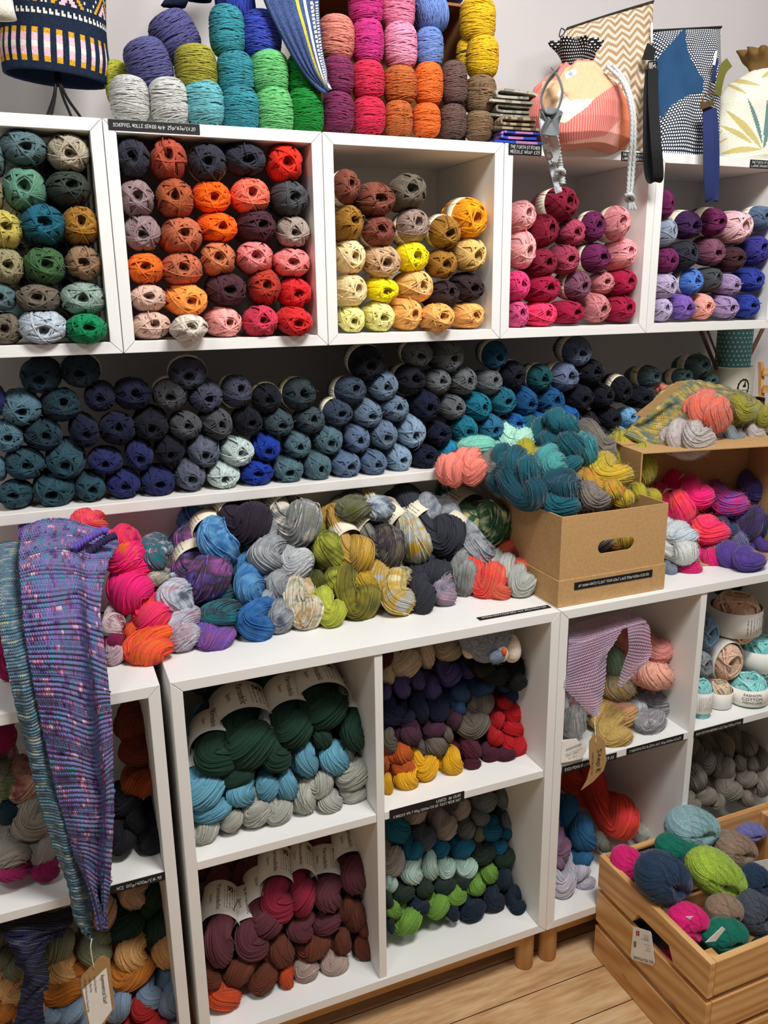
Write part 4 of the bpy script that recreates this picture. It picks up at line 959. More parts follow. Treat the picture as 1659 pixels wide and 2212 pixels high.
def sheet(name, G, mat, parent=None, th=.003, matfn=None, org=None):
    """thick cloth from a grid; uv in metres"""
    nv, nu = G.shape[:2]; du = np.linalg.norm(np.diff(G, axis=1), axis=-1).mean(0); dv = np.linalg.norm(np.diff(G, axis=0), axis=-1).mean(1)
    U = np.concatenate([[0], np.cumsum(du)]); Vv = np.concatenate([[0], np.cumsum(dv)]); uv = np.stack(np.meshgrid(U, Vv), -1); N = normals(G)
    s = -1 if np.mean(N@(-FW)) < 0 else 1; N = N*s; Bk = G-N*th
    Vt, F, uvf = gridmesh(G, uv); n = nv*nu; Vb, _, _ = gridmesh(Bk); Fb = [tuple(i+n for i in f[::-1]) for f in F]
    ed = [(i*nu, (i+1)*nu) for i in range(nv-1)]+[((i+1)*nu-1+nu, (i+1)*nu-1) for i in range(nv-1)]+[(j+1, j) for j in range(nu-1)]+[((nv-1)*nu+j, (nv-1)*nu+j+1) for j in range(nu-1)]
    Fe = [(a, b, b+n, a+n) for a, b in ed]; V = np.vstack([Vt, Vb]); o0 = np.zeros(3)
    if org is not None: o0 = np.asarray(org, float)
    FF = F+Fb+Fe; me = mesh(name, V-o0, FF, True, np.vstack([uvf, uvf])); o = link(name, me, mat, parent)
    if org is not None and parent is None: o.location = o0
    if matfn:
        mi = [matfn(np.mean([V[k] for k in f], 0), (i//(nu-1), i % (nu-1)) if i < len(F) else None) for i, f in enumerate(F)]; me.polygons.foreach_set('material_index', mi+mi+[0]*len(Fe))
    fixn(o); return o
def knit(name, stops, su=180., sv=300., nu_=9., nv_=90., rough=.85, bump=.9, garter=True):
    """knitted cloth: rows run across u, colours streak along each row; uv in metres"""
    t = NT(name); uvn = t.n('ShaderNodeUVMap'); sep = t.n('ShaderNodeSeparateXYZ'); t.l(uvn.outputs[0], sep.inputs[0])
    u, v = sep.outputs[0], sep.outputs[1]
    row = t.math('FLOOR', t.math('MULTIPLY', v, sv)); cb = t.n('ShaderNodeCombineXYZ'); t.l(t.math('MULTIPLY', u, nu_), cb.inputs[0]); t.l(t.math('MULTIPLY', row, nv_/sv), cb.inputs[1])
    n1 = t.noise(cb.outputs[0], 1., 3, .6); cb2 = t.n('ShaderNodeCombineXYZ'); t.l(t.math('MULTIPLY', u, su), cb2.inputs[0]); t.l(row, cb2.inputs[1]); n2 = t.noise(cb2.outputs[0], .5, 2)
    base = t.ramp(t.math('MULTIPLY_ADD', t.math('SUBTRACT', n2, .5), .22, n1), stops)
    su_ = t.math('ABSOLUTE', t.math('SINE', t.math('ADD', t.math('MULTIPLY', u, su*3.1416), t.math('MULTIPLY', row, 1.57)))); sv_ = t.math('ABSOLUTE', t.math('SINE', t.math('MULTIPLY', v, sv*3.1416)))
    h = t.math('ADD', t.math('MULTIPLY', su_, .5), sv_); t.col(t.mix(.35, base, t.ramp(h, [(.0, (60, 60, 60)), (1., (255, 255, 255))]), 'OVERLAY') if False else base); t.bump(h, bump, .003); t.b.inputs['Sheen Weight'].default_value = .15
    return t.rough(rough, .15)
def poly_in(p, P):
    x, y = p; c = False; j = len(P)-1
    for i in range(len(P)):
        if (P[i][1] > y) != (P[j][1] > y) and x < (P[j][0]-P[i][0])*(y-P[i][1])/(P[j][1]-P[i][1])+P[i][0]: c = not c
        j = i
    return c
def card(name, pts, th, mat, parent=None):
    """flat card cut to an outline of coplanar points, with its own thickness"""
    P = np.array(pts, float); n = np.zeros(3)
    for i in range(len(P)): n += np.cross(P[i]-P[0], P[(i+1) % len(P)]-P[0])
    n /= np.linalg.norm(n); n = -n if n@FW > 0 else n; k = len(P); V = np.vstack([P, P-n*th]); F = [tuple(range(k)), tuple(range(2*k-1, k-1, -1))]+[(i, i+k, (i+1) % k+k, (i+1) % k) for i in range(k)]
    o = link(name, mesh(name, V, F, False), mat, parent); fixn(o); return o, n
def ribbon(name, pts, wdir, wid, th, mat, parent=None, n=40):
    P = spline(pts, n); T = np.gradient(P, axis=0); T /= np.linalg.norm(T, axis=1)[:, None]; W = np.broadcast_to(np.asarray(wdir, float), P.shape).copy() if np.ndim(wdir) == 1 else spline(wdir, n)
    W = W-T*(W*T).sum(1)[:, None]; W /= np.linalg.norm(W, axis=1)[:, None]; N = np.cross(T, W); V = np.stack([P-W*wid/2-N*th/2, P+W*wid/2-N*th/2, P+W*wid/2+N*th/2, P-W*wid/2+N*th/2], 1).reshape(-1, 3)
    F = [(i*4+j, i*4+(j+1) % 4, i*4+4+(j+1) % 4, i*4+4+j) for i in range(n-1) for j in range(4)]+[(3, 2, 1, 0), (n*4-4, n*4-3, n*4-2, n*4-1)]
    uv = np.stack([np.tile([0, wid, wid, 0], n), np.repeat(np.linspace(0, np.linalg.norm(np.diff(P, axis=0), axis=1).sum(), n), 4)], -1); o = link(name, mesh(name, V, F, False, uv), mat, parent); fixn(o); return o
def cord(name, pts, r, mat, parent=None, n=60, ply=.25):
    P = spline(pts, n); V, F = tube(P, r, 8); V = V.reshape(n, 8, 3); k = 1+ply*np.sin(np.arange(n)[:, None]*1.9+np.arange(8)[None]*.785*2); V = P[:, None]+(V-P[:, None])*k[..., None]; return link(name, mesh(name, V.reshape(-1, 3), F), mat, parent)
pxp = lambda L, y: [uy(a, b, y) for a, b in L]
def zo(L, O, s): return [(O[0]+a/s, O[1]+b/s) for a, b in L]
# ---- the hanging asymmetrical scarf
M['scarf'] = knit('purple_marl_knit', [(.30, (40, 30, 48)), (.38, (84, 66, 128)), (.455, (138, 108, 180)), (.485, (64, 146, 168)), (.51, (120, 104, 180)), (.54, (156, 124, 186)), (.565, (84, 62, 100)), (.60, (222, 140, 184)), (.66, (224, 222, 238))], 300, 118, 34, 118)
M['scarf_back'] = knit('grey_teal_marl_knit', [(.3, (66, 78, 104)), (.42, (108, 124, 146)), (.5, (70, 130, 150)), (.58, (150, 160, 178)), (.68, (176, 186, 120))], 300, 200, 40, 120)
sc = empty('scarf', uy(140, 1470, -.26)); tag(sc, 'long purple, teal and pink striped knitted scarf hanging down over the left cabinet', 'scarf'); bpy.context.view_layer.update(); SCO = np.array(sc.location)
R_ = [((50, 1140), (100, 1122), (146, 1118), (190, 1138), (236, 1152), -.05), ((44, 1165), (100, 1150), (150, 1152), (190, 1160), (256, 1166), -.09), ((40, 1200), (100, 1186), (154, 1186), (190, 1200), (238, 1205), -.14), ((42, 1250), (100, 1240), (157, 1238), (190, 1250), (226, 1248), -.19),
      ((47, 1313), (105, 1306), (163, 1300), (190, 1310), (217, 1318), -.225), ((54, 1375), (115, 1370), (171, 1371), (197, 1380), (224, 1389), -.247), ((66, 1450), (125, 1452), (181, 1460), (206, 1466), (235, 1478), -.262), ((77, 1507), (135, 1512), (190, 1528), (214, 1524), (239, 1520), -.266),
      ((100, 1620), (155, 1628), (203, 1645), (222, 1630), (244, 1615), -.268), ((121, 1713), (172, 1712), (214, 1712), (230, 1706), (246, 1700), -.268), ((142, 1784), (180, 1786), (213, 1790), (230, 1790), (244, 1790), -.270), ((160, 1850), (187, 1862), (209, 1876), (226, 1880), (240, 1888), -.272),
      ((180, 1895), (196, 1905), (212, 1915), (225, 1916), (237, 1920), -.273), ((204, 1958), (210, 1960), (216, 1962), (223, 1962), (231, 1962), -.274), ((217, 2008), (219, 2008), (221, 2009), (223, 2009), (226, 2008), -.275)]
rows = []
for r in R_:
    y = r[-1]; rows.append([uy(*r[0], y), uy(*r[1], y-.012), uy(*r[2], y+.016), uy(*r[3], y-.006), uy(*r[4], y+.004)])
G = surface(rows, 50, 560); vl = np.concatenate([[0], np.cumsum(np.linalg.norm(np.diff(G, axis=0), axis=-1).mean(1))])[:, None]; uu = np.arange(50)[None]*1.28
N = normals(G)[:, 4:30].mean(1, keepdims=True); N = N/np.linalg.norm(N, axis=-1)[..., None]; N = N*(-1 if np.mean(N@FW) > 0 else 1); wd = np.minimum(1, np.linalg.norm(G[:, -1]-G[:, 0], axis=-1)/.07)[:, None]
G = G+N*(.0026*np.abs(np.sin(math.pi*118*vl))*(.4+.6*wd)+wd*(.0022*np.sin(vl*45+uu*.15)+.0006*np.sin(uu*1.57+np.floor(vl*118)*1.6)))[..., None]
sheet('front_panel', G-SCO, M['scarf'], sc, .006)
RB = [((-40, 1210), (0, 1175), (70, 1170), -.05), ((-30, 1260), (8, 1235), (64, 1225), -.12), ((-14, 1310), (18, 1300), (66, 1295), -.19), ((5, 1390), (32, 1385), (74, 1370), -.232), ((20, 1465), (48, 1462), (85, 1450), -.254), ((36, 1545), (66, 1545), (100, 1520), -.258),
      ((56, 1622), (86, 1628), (122, 1620), -.258), ((76, 1695), (106, 1700), (142, 1710), -.259), ((101, 1784), (130, 1792), (160, 1784), -.260), ((126, 1865), (152, 1872), (178, 1860), -.262), ((146, 1920), (168, 1930), (198, 1925), -.263), ((160, 1980), (180, 1990), (200, 1985), -.264), ((192, 2030), (196, 2033), (199, 2030), -.266)]
rows = [[uy(*r[0], r[-1]), uy(*r[1], r[-1]-.008), uy(*r[2], r[-1]+.006)] for r in RB]; G = surface(rows, 36, 200); N = normals(G); vv = np.arange(200)[:, None]; G = G+N*(.001*np.sin(vv*1.1)+.002*np.sin(vv*.09+np.arange(36)[None]*.2))[..., None]
sheet('reverse_panel', G-SCO, M['scarf_back'], sc, .005)
for L in ([(160, 1184), (190, 1164), (222, 1146), (231, 1149)], [(164, 1220), (190, 1196), (225, 1168), (252, 1156)]): cord('edge_braid', [p-SCO for p in pxp(L, -.135)], .0058, yarn('aubergine black/violet/aubergine black'), sc, 50, .3)
M['string'] = plain('cotton_string', (226, 214, 188), .8, .1, 300)
# its kraft tag
Z5 = ((0, 1820), 3.77); pl = -.283
tg = empty('swing_tag', uy(202, 2092, pl)); tag(tg, 'brown kraft tag with white slip reading Asymmetrical Scarf, dangling from the scarf tip', 'tag'); bpy.context.view_layer.update(); T0 = np.array(tg.location)
out = zo([(850, 922), (896, 950), (935, 1340), (905, 1420), (955, 1640), (760, 1680), (715, 1470), (648, 1160), (664, 1088), (815, 930)], *Z5)[0:2]+zo([(935, 1340), (845, 1490), (730, 1560), (648, 1160), (664, 1088), (815, 930)], *Z5)
o, nn = card('tag_card', [p-T0 for p in pxp(out, pl)], .0007, M['tagcard'], tg)
o2, _ = card('paper_slip', [p-T0+nn*.0006 for p in pxp(zo([(866, 1018), (912, 1360), (835, 1470), (738, 1520), (672, 1200)], *Z5), pl)], .0004, M['blank_paper'], o)
a = uy(*zo([(872, 1050)], *Z5)[0], pl); b = uy(*zo([(905, 1350)], *Z5)[0], pl); X = (b-a)/np.linalg.norm(b-a); Yd = np.cross(nn, X)
mb = MB()
for i, (s, h, off) in enumerate((('Asymmetrical Scarf', .0085, .010), ('Free Drops Pattern', .0045, .020), ('Uses 100g of 4ply', .0045, .027), ('We used My Mama Knits Chopanda 4ply', .0045, .034), ('Colour: Purple Tales', .0045, .041))):
    V, F = text_mesh(s, h); mb.add([a-T0+X*(v[0]*.82+.002)+Yd*(v[1]-off)+nn*.0013 for v in V], F)
mb.build('lettering', M['ink'], o2)
cord('string', [uy(198, 2028, pl+.004)-T0, uy(196, 2050, pl)-T0, uy(203, 2092, pl-.001)-T0], .0009, M['string'], tg, 20, 0)
# navy shawl hanging below on the left
M['navy_knit'] = knit('navy_lace_knit', [(.35, (22, 24, 52)), (.6, (38, 42, 84))], 220, 240, 20, 100, .9, 1.)
RW = [((-20, 640), (200, 560), (420, 560), (590, 520), [-.16]*4), ((-10, 690), (150, 690), (400, 690), (590, 640), [-.20, -.215, -.20, -.18]), ((30, 760), (180, 790), (330, 760), (520, 740), [-.215, -.225, -.215, -.19]), ((80, 830), (180, 870), (290, 850), (385, 800), [-.225, -.24, -.225, -.215]),
      ((120, 960), (200, 990), (290, 990), (380, 960), [-.23, -.245, -.235, -.22]), ((190, 1080), (250, 1110), (330, 1130), (405, 1150), [-.232, -.245, -.235, -.225]), ((170, 1220), (240, 1240), (300, 1240), (350, 1220), -.24), ((140, 1380), (220, 1390), (290, 1390), (355, 1380), -.243), ((90, 1540), (180, 1550), (280, 1550), (360, 1550), -.245)]
rows = []
for r in RW:
    y = r[-1]; pts = zo(r[:-1], *Z5); y = y if isinstance(y, list) else [y]*4; rows.append([uy(p[0], p[1], q) for p, q in zip(pts, y)])
G = surface(rows, 40, 90); G += normals(G)*(.002*np.sin(np.arange(90)[:, None]*.5+np.arange(40)[None]*.3)+.0012*np.sin(np.arange(90)[:, None]*2.))[..., None]
o = sheet('shawl', G, M['navy_knit'], None, .004, org=G[45, 20]); tag(o, 'dark navy lacy knitted shawl tumbling over the skeins in the lowest left cubby', 'shawl')
# ---- lavender lace shawl
M['lace'] = yarn('lavender/rose mohair/blue grey', True); PAL['pink lace'] = (236, 196, 218); PAL['lilac lace'] = (206, 198, 226); M['lace'] = yarn('lilac lace/pink lace/pink lace', True)
t = NT('sheer_mohair_haze'); t.col((200, 168, 194)); t.b.inputs['Alpha'].default_value = .30; M['haze'] = t.rough(.9, .1)
def net(rows, nu, nv, seed, r=.00062):
    G = surface(rows, nu*2+1, nv+1); N = normals(G); N *= -1 if np.mean(N@FW) > 0 else 1; G = G+N*(.003*np.sin(np.arange(nv+1)[:, None]*.25+np.arange(nu*2+1)[None]*.12))[..., None]; parts = []
    for i in range(nv):
        P = np.array([(G[i, j]*(.5+.5*(j % 2 == i % 2))+G[i+1, j]*(.5-.5*(j % 2 == i % 2))) for j in range(nu*2+1)]); V, F = tube(P, r, 3); u = np.stack([np.repeat(np.arange(nu*2+1)*.01+i*.004, 3), np.full(len(V), i*.05)], -1); parts.append((V, F, u))
    return parts, G
ZS = ((1160, 1280), 4.366)
A = [[(296, 330), (500, 262), (700, 195), (872, 150)], [(296, 410), (480, 370), (680, 290), (960, 230)], [(296, 495), (420, 468), (640, 395), (1040, 290)]]
Bq = [[(296, 495), (420, 468), (620, 405), (835, 310)], [(282, 640), (420, 600), (600, 540), (740, 470)], [(270, 790), (400, 750), (560, 690), (658, 590)], [(266, 900), (390, 890), (540, 850), (642, 790)], [(380, 1020), (470, 1010), (560, 985), (628, 950)], [(470, 1120), (520, 1120), (560, 1118), (606, 1105)], [(535, 1175), (550, 1176), (565, 1174), (590, 1165)]]
Cq = [[(872, 150), (930, 200), (960, 240), (1000, 285)], [(850, 320), (930, 300), (1000, 290), (1068, 320)], [(855, 430), (930, 420), (1010, 430), (1085, 455)], [(865, 545), (930, 560), (1010, 570), (1092, 570)], [(835, 660), (890, 680), (950, 690), (1030, 650)], [(800, 770), (830, 790), (860, 790), (910, 755)], [(760, 895), (768, 900), (775, 898), (790, 880)]]
def zrow(q, ys): return [[uy(*p, y) for p in zo(r, *ZS)] for r, y in zip(q, ys)]
parts = []; gr = []
for q, ys, nu, nv, sd in ((A, [-.17, -.20, -.222], 24, 9, 1), (Bq, [-.222, -.232, -.238, -.242, -.245, -.246, -.246], 19, 30, 2), (Cq, [-.18, -.215, -.226, -.228, -.23, -.23, -.23], 11, 25, 3)):
    p_, g_ = net(zrow(q, ys), nu, nv, sd); parts += p_; gr.append(g_)
V, F, U = join(parts); o0 = gr[1][10, 10]; sh = empty('lace_shawl', o0); tag(sh, 'lilac and pink open lace mohair shawl draped over the mohair skeins, with a tag', 'shawl')
link('lace_net', mesh('lace_net', V-o0, F, True, U), M['lace'], sh)
for g_ in gr: sheet('mohair_haze', g_-o0+FW*.0015, M['haze'], sh, .0008)
pl = -.262; q = [(492, 1405), (530, 1346), (585, 1350), (638, 1400), (656, 1590), (628, 1680), (530, 1785), (415, 1866), (470, 1770), (505, 1650), (490, 1560)]
tg = empty('swing_tag', uy(*zo([(557, 1420)], *ZS)[0], pl)); tag(tg, 'brown kraft tag handwritten Sample, hanging by white string from the lilac shawl', 'tag'); bpy.context.view_layer.update(); T0 = np.array(tg.location)
o, nn = card('tag_card', [p-T0 for p in pxp(zo(q, *ZS), pl)], .0007, M['tagcard'], tg); a = uy(*zo([(575, 1470)], *ZS)[0], pl)-T0; b = uy(*zo([(560, 1790)], *ZS)[0], pl)-T0; X = (b-a)/np.linalg.norm(b-a); Yd = np.cross(nn, X)
lettering(['Sample'], a-Yd*.004+nn*.0005, X, Yd, .062, .016, o, M['ink'], 4, .03, .1, .10); lettering(['@yarncompanion'], a-Yd*.016+nn*.0005, X, Yd, .055, .009, o, M['ink'], 5, .03, .1, .10)
cord('string', [uy(*zo([p], *ZS)[0], pl+k) - T0 for p, k in (((545, 1175), .012), ((547, 1280), .004), ((557, 1425), -.001))], .0009, M['string'], tg, 20, 0)
# white wrapper in front of the silver mohair ball
q = zo([(240, 1400), (260, 1390), (375, 1378), (395, 1405), (450, 1440), (466, 1490), (440, 1530), (430, 1565), (330, 1590), (228, 1608), (232, 1500)], *ZS)
o, nn = card('paper_wrapper', pxp(q, -.240), .0012, M['blank_paper']); o0 = np.mean(pxp(q, -.240), 0); o.data.transform(Matrix.Translation(-Vector(o0))); o.location = o0; tag(o, 'white paper yarn wrapper with grey print, standing at the left of the mohair cubby', 'label')
mb = MB()
for s, hh, (zx, zy) in (('essentials', .0095, (348, 1466)), ('super kid mohair loves silk', .0036, (345, 1500)), ('SPRAY SPRAY', .0050, (335, 1528)), ('25g - 200 m', .0040, (335, 1556))):
    V, F = text_mesh(s, hh, 'CENTER'); c = uy(*zo([(zx, zy)], *ZS)[0], -.2412)-o0; mb.add([c+np.array([v[0], 0, v[1]+v[0]*.12]) for v in V], F)
mb.build('lettering', plain('grey_print', (120, 116, 120), .7), o)
# ---- yellow green cowl on the shelf box
M['cowl'] = knit('yellow_green_marl_knit', [(.3, (78, 96, 84)), (.42, (120, 138, 118)), (.5, (168, 160, 92)), (.57, (222, 178, 56)), (.66, (226, 214, 178))], 200, 200, 36, 46, .9, 1.)
rows = pxrows([((1347, 940), (1400, 962), (1447, 970), [-.02, -.06, -.085]), ((1368, 915), (1420, 936), (1468, 945), [0, -.04, -.08]), ((1390, 893), (1440, 905), (1485, 912), [.02, -.02, -.07]), ((1430, 842), (1465, 862), (1505, 885), [.05, .02, -.05]), ((1490, 822), (1520, 842), (1546, 864), [.06, .03, -.04]), ((1560, 830), (1580, 846), (1600, 864), [.06, .03, -.03]), ((1615, 850), (1625, 866), (1636, 880), [.05, .02, -.03]), ((1655, 885), (1655, 900), (1652, 916), [.04, .01, -.03]), ((1690, 940), (1680, 950), (1668, 955), [.03, .0, -.03])])
G = surface(rows, 34, 120); G += normals(G)*(.0012*np.sin(np.arange(120)[:, None]*1.3)+.003*np.sin(np.arange(120)[:, None]*.14+np.arange(34)[None]*.2))[..., None]
o = sheet('cowl', G, M['cowl'], None, .008, org=G[30, 10]); tag(o, 'yellow, green and grey marled knitted cowl lying on the cardboard shelf box', 'cowl')
q = pxp([(1372, 896), (1392, 902), (1480, 826), (1462, 824)], -.03); o, nn = card('swing_tag', q, .0008, M['tagcard']); o0 = np.mean(q, 0); o.data.transform(Matrix.Translation(-Vector(o0))); o.location = o0; tag(o, 'narrow brown kraft tag lying along the yellow green cowl', 'tag')
X = (q[3]-q[0])/np.linalg.norm(q[3]-q[0]); Yd = np.cross(nn, X); lettering(['hand knitted cowl one size', 'pattern and yarn in shop'], q[0]-o0+nn*.0004+X*.004+(Yd*.0005), X, Yd, .085, .016, o, M['ink'], 9, .05, .1, .08)
# ---- hats and hanging knits at the top left
M['k_navy'] = plain('navy_wool', (30, 40, 58), .9, .25, 500, .1, .3); M['k_gold'] = plain('gold_wool', (204, 152, 46), .9, .2, 500, .1, .3); M['k_pink'] = plain('pink_wool', (232, 180, 190), .9, .15, 500, .1, .3); M['k_white'] = plain('cream_wool', (224, 220, 206), .9, .12, 500, .1, .3)
def fairisle(c, R, z0, z1, cols=168, nrow=62):
    a = np.linspace(0, 2*np.pi, cols+1); t_ = np.linspace(0, 1, nrow+1); G = []; bulge = 1+.05*np.exp(-((t_-.13)/.10)**2)+.02*t_; h = (z1-z0)
    for i in range(nrow+1):
        rr = R*bulge[i]*(1+.006*np.cos(a*28)*(t_[i] < .3)); G.append(np.stack([c[0]+rr*np.cos(a), c[1]+rr*np.sin(a), z0+h*t_[i]+0*a], -1))
    G = np.array(G); st = np.zeros((nrow, cols)); N = np.stack([np.cos(a), np.sin(a), 0*a], -1)[None]; V, F, _ = gridmesh(G+N*(.0007*np.sin(np.arange(nrow+1)*3.1416)[:, None, None])); mi = []
    for i in range(nrow):
        for j in range(cols):
            k = 0; m6 = j % 6
            if 3 <= i < 15 and m6 in (0, 1, 2): k = 1 if i < 5 or i >= 13 else (3 if 8 <= i < 10 else 2)
            elif i in (20, 21): k = 3 if (j+i) % 3 == 0 or j % 3 == 0 and i == 20 else 0
            elif i >= 24:
                d = (i-24+abs((j % 24)-12)) % 15; k = 2 if d in (2, 3, 4) and i < 33 else (1 if d in (7, 8) else (3 if d == 11 and j % 2 else 0))
            mi.append(k)
    return V, F, mi
ht = empty('knitted_hat', (-.0535, .105, 1.698)); ht.rotation_euler = (0, math.radians(4), 0); ht.scale = (1, .68, 1); tag(ht, 'navy colourwork hat with pink and gold ribbed brim, up on a black wire stand', 'hat'); V, F, mi = fairisle((0, 0), .0765, 0, .24); me = mesh('hat_body', V, F); o = link('hat_body', me, [M['k_navy'], M['k_gold'], M['k_pink'], M['k_white']], ht); me.polygons.foreach_set('material_index', mi); md = o.modifiers.new('thick', 'SOLIDIFY'); md.thickness = .004; md.offset = -1; md.material_offset = -5; md.material_offset_rim = -5
M['black_wire'] = plain('black_wire', (18, 18, 20), .4, .05, 50, .4)
st = empty('wire_stand', (-.0535, .08, ZT)); tag(st, 'black bent wire hat stand under the navy colourwork hat', 'stand')
for dx, dy in ((-.024, -.05), (.028, -.05), (.012, -.06), (-.02, .04)): cord('wire_leg', [(dx, dy, .0015), (dx*.8, dy*.8, .012), (dx*.22, dy*.2, .05), (dx*.12, 0, .10), (dx*.3, 0, .2)], .0022, M['black_wire'], st, 24, 0)
def cuff(name, lab, c, R, z0, mats, cat='hat', squash=.6, rings=14, tilt=0):
    a = np.linspace(0, 2*np.pi, 49); G = np.array([np.stack([R*(1-.02*i+.05*(i == 0))*np.cos(a)+tilt*i*.01, R*squash*np.sin(a), 0*a+i*.012], -1) for i in range(rings)]); V, F, _ = gridmesh(G); me = mesh(name, V, F); o = link(name, me, mats); o.location = c
    me.polygons.foreach_set('material_index', [((i % 48)//3) % len(mats) if i//48 > 1 else 0 for i in range(len(F))]); md = o.modifiers.new('thick', 'SOLIDIFY'); md.thickness = .005; tag(o, lab, cat); return o
M['k_teal'] = plain('teal_wool', (40, 96, 124), .9, .2, 500, .1, .3)
cuff('knitted_hat', 'cream and teal striped knitted hat edge at the top left corner', uy(-14, 38, .03), .030, uy(-14, 38, .03)[2], [M['k_white'], M['k_white'], M['k_teal'], M['k_teal']])
cuff('knitted_mitten', 'dark navy knitted cuff hanging above the violet grey cylinders', uy(374, 14, .12), .019, 0, [M['k_navy']], 'mitten', .6, 10, .8)
cuff('knitted_mitten', 'dark navy knitted cuff just peeping in beside the blue cylinder', uy(430, 2, .12), .019, 0, [M['k_navy']], 'mitten', .6, 10, .8)
M['k_denim'] = plain('denim_blue_wool', (62, 78, 118), .9, .25, 500, .1, .3); M['k_yellow'] = plain('yellow_wool', (216, 200, 70), .9, .15, 500, .1, .3)
rows = pxrows([((545, -90), (625, -90), (690, -90), .0), ((575, 0), (640, 0), (689, 0), .0), ((602, 60), (655, 56), (691, 52), [-.002, -.01, .0]), ((636, 122), (672, 116), (697, 112), [-.002, -.01, .0]), ((662, 160), (686, 156), (705, 152), [-.002, -.008, .0]), ((690, 186), (700, 184), (707, 182), -.005), ((708, 198), (709, 197), (710, 195), -.006)])
G = surface(rows, 40, 110); G += normals(G)*(.0012*np.sin(np.arange(40)[None]*1.1+0*np.arange(110)[:, None]))[..., None]
def smat(p, ij):
    if ij is None: return 0
    i, j = ij; return 1 if j in (19, 20) else (2 if (j in (25, 26) or (j in (31, 32) and i % 3) or (j in (36, 37) and i % 2)) else (1 if j == 33 and i % 4 < 2 else 0))
o = sheet('striped_shawl', G, [M['k_denim'], M['k_yellow'], M['k_white']], None, .006, smat, org=G[40, 20]); tag(o, 'denim blue shawl point with yellow and white stripes hanging before the green cylinders', 'shawl')
# ---------------------------------------------------------------- bags on the cubes
def cloth(name, c, c2=None, kind=None, sc=1., rough=.8):
    t = NT(name); uvn = t.n('ShaderNodeUVMap'); sep = t.n('ShaderNodeSeparateXYZ'); t.l(uvn.outputs[0], sep.inputs[0]); u, v = sep.outputs[0], sep.outputs[1]; wv = t.noise(t.coord(), 400, 3)
    if kind is None: t.col(t.ramp(wv, [(.3, tuple(x*.9 for x in c)), (.7, c)]))
    elif kind == 'stripe': t.col(t.mix(t.math('LESS_THAN', t.math('FRACT', t.math('MULTIPLY', u, sc)), .3), c, c2))
    elif kind == 'dots':
        rw = t.math('MULTIPLY', v, sc); cu = t.math('SUBTRACT', t.math('FRACT', t.math('ADD', t.math('MULTIPLY', u, sc), t.math('MULTIPLY', t.math('FLOOR', rw), .5))), .5); cv = t.math('SUBTRACT', t.math('FRACT', rw), .5)
        d = t.math('ADD', t.math('MULTIPLY', cu, cu), t.math('MULTIPLY', cv, cv)); t.col(t.mix(t.math('LESS_THAN', d, .10 if c2[0] > 250 else .05), c, c2))
    elif kind == 'zigzag':
        zz = t.math('ABSOLUTE', t.math('SUBTRACT', t.math('FRACT', t.math('MULTIPLY', u, sc*.42)), .5)); f = t.math('FRACT', t.math('ADD', t.math('MULTIPLY', v, sc), t.math('MULTIPLY', zz, 1.9)))
        da = t.math('LESS_THAN', t.math('FRACT', t.math('MULTIPLY', u, sc*4.2)), .72); t.col(t.mix(t.math('MULTIPLY', t.math('LESS_THAN', f, .5), da), c, c2))
    elif kind == 'check':
        a = t.math('LESS_THAN', t.math('FRACT', t.math('MULTIPLY', u, sc)), .45); b = t.math('LESS_THAN', t.math('FRACT', t.math('MULTIPLY', v, sc)), .45); t.col(t.mix(t.math('MULTIPLY', t.math('ADD', a, b), .5), c, c2))
    elif kind == 'blotch': t.col(t.ramp(t.noise(t.coord(), 45*sc, 3), [(.48, c), (.53, c2), (.58, tuple(x*.8 for x in c))]))
    t.bump(wv, .25, .0008); return t.rough(rough, .2)
C_ = dict(peach=cloth('peach_canvas', (230, 186, 146)), cream=cloth('cream_canvas', (242, 232, 210)), pstripe=cloth('rose_striped_canvas', (202, 108, 98), (232, 160, 148), 'stripe', 190), coral=cloth('coral_canvas', (226, 128, 92)), rose=cloth('pale_rose_canvas', (222, 158, 140), (232, 180, 164), 'stripe', 150),
          polka=cloth('black_polka_cotton', (22, 20, 22), (250, 246, 244), 'dots', 210), zig=cloth('tan_chevron_weave', (166, 134, 98), (232, 220, 204), 'zigzag', 62), dots=cloth('navy_dotted_cotton', (30, 38, 56), (252, 250, 244), 'dots', 165), blue=cloth('blue_waxed_canvas', (36, 74, 112)),
          leafbg=cloth('ivory_linen', (240, 236, 218)), leafa=cloth('ochre_leaf_print', (206, 190, 122)), leafb=cloth('teal_leaf_print', (108, 140, 138)), leafc=cloth('sand_leaf_print', (212, 180, 124)), olive=cloth('olive_ruffle_cotton', (132, 102, 58)), oliveweb=cloth('olive_webbing', (112, 112, 52)),
          greyweb=cloth('grey_webbing', (120, 124, 126), (100, 104, 106), 'stripe', 900), black=cloth('black_webbing', (24, 25, 27), (34, 35, 37), 'stripe', 900), navyweb=cloth('navy_webbing', (34, 44, 88), (42, 54, 102), 'stripe', 900), silver=cloth('silver_cord', (202, 206, 206)), ribbon=cloth('printed_ribbon', (206, 206, 214), (120, 140, 140), 'blotch', 2.2))
M['brass'] = plain('aged_brass', (142, 116, 76), .35, .1, 60, .5, 0, .8); M['zip'] = plain('zip_metal', (80, 76, 70), .35, .1, 60, .5, 0, .8)
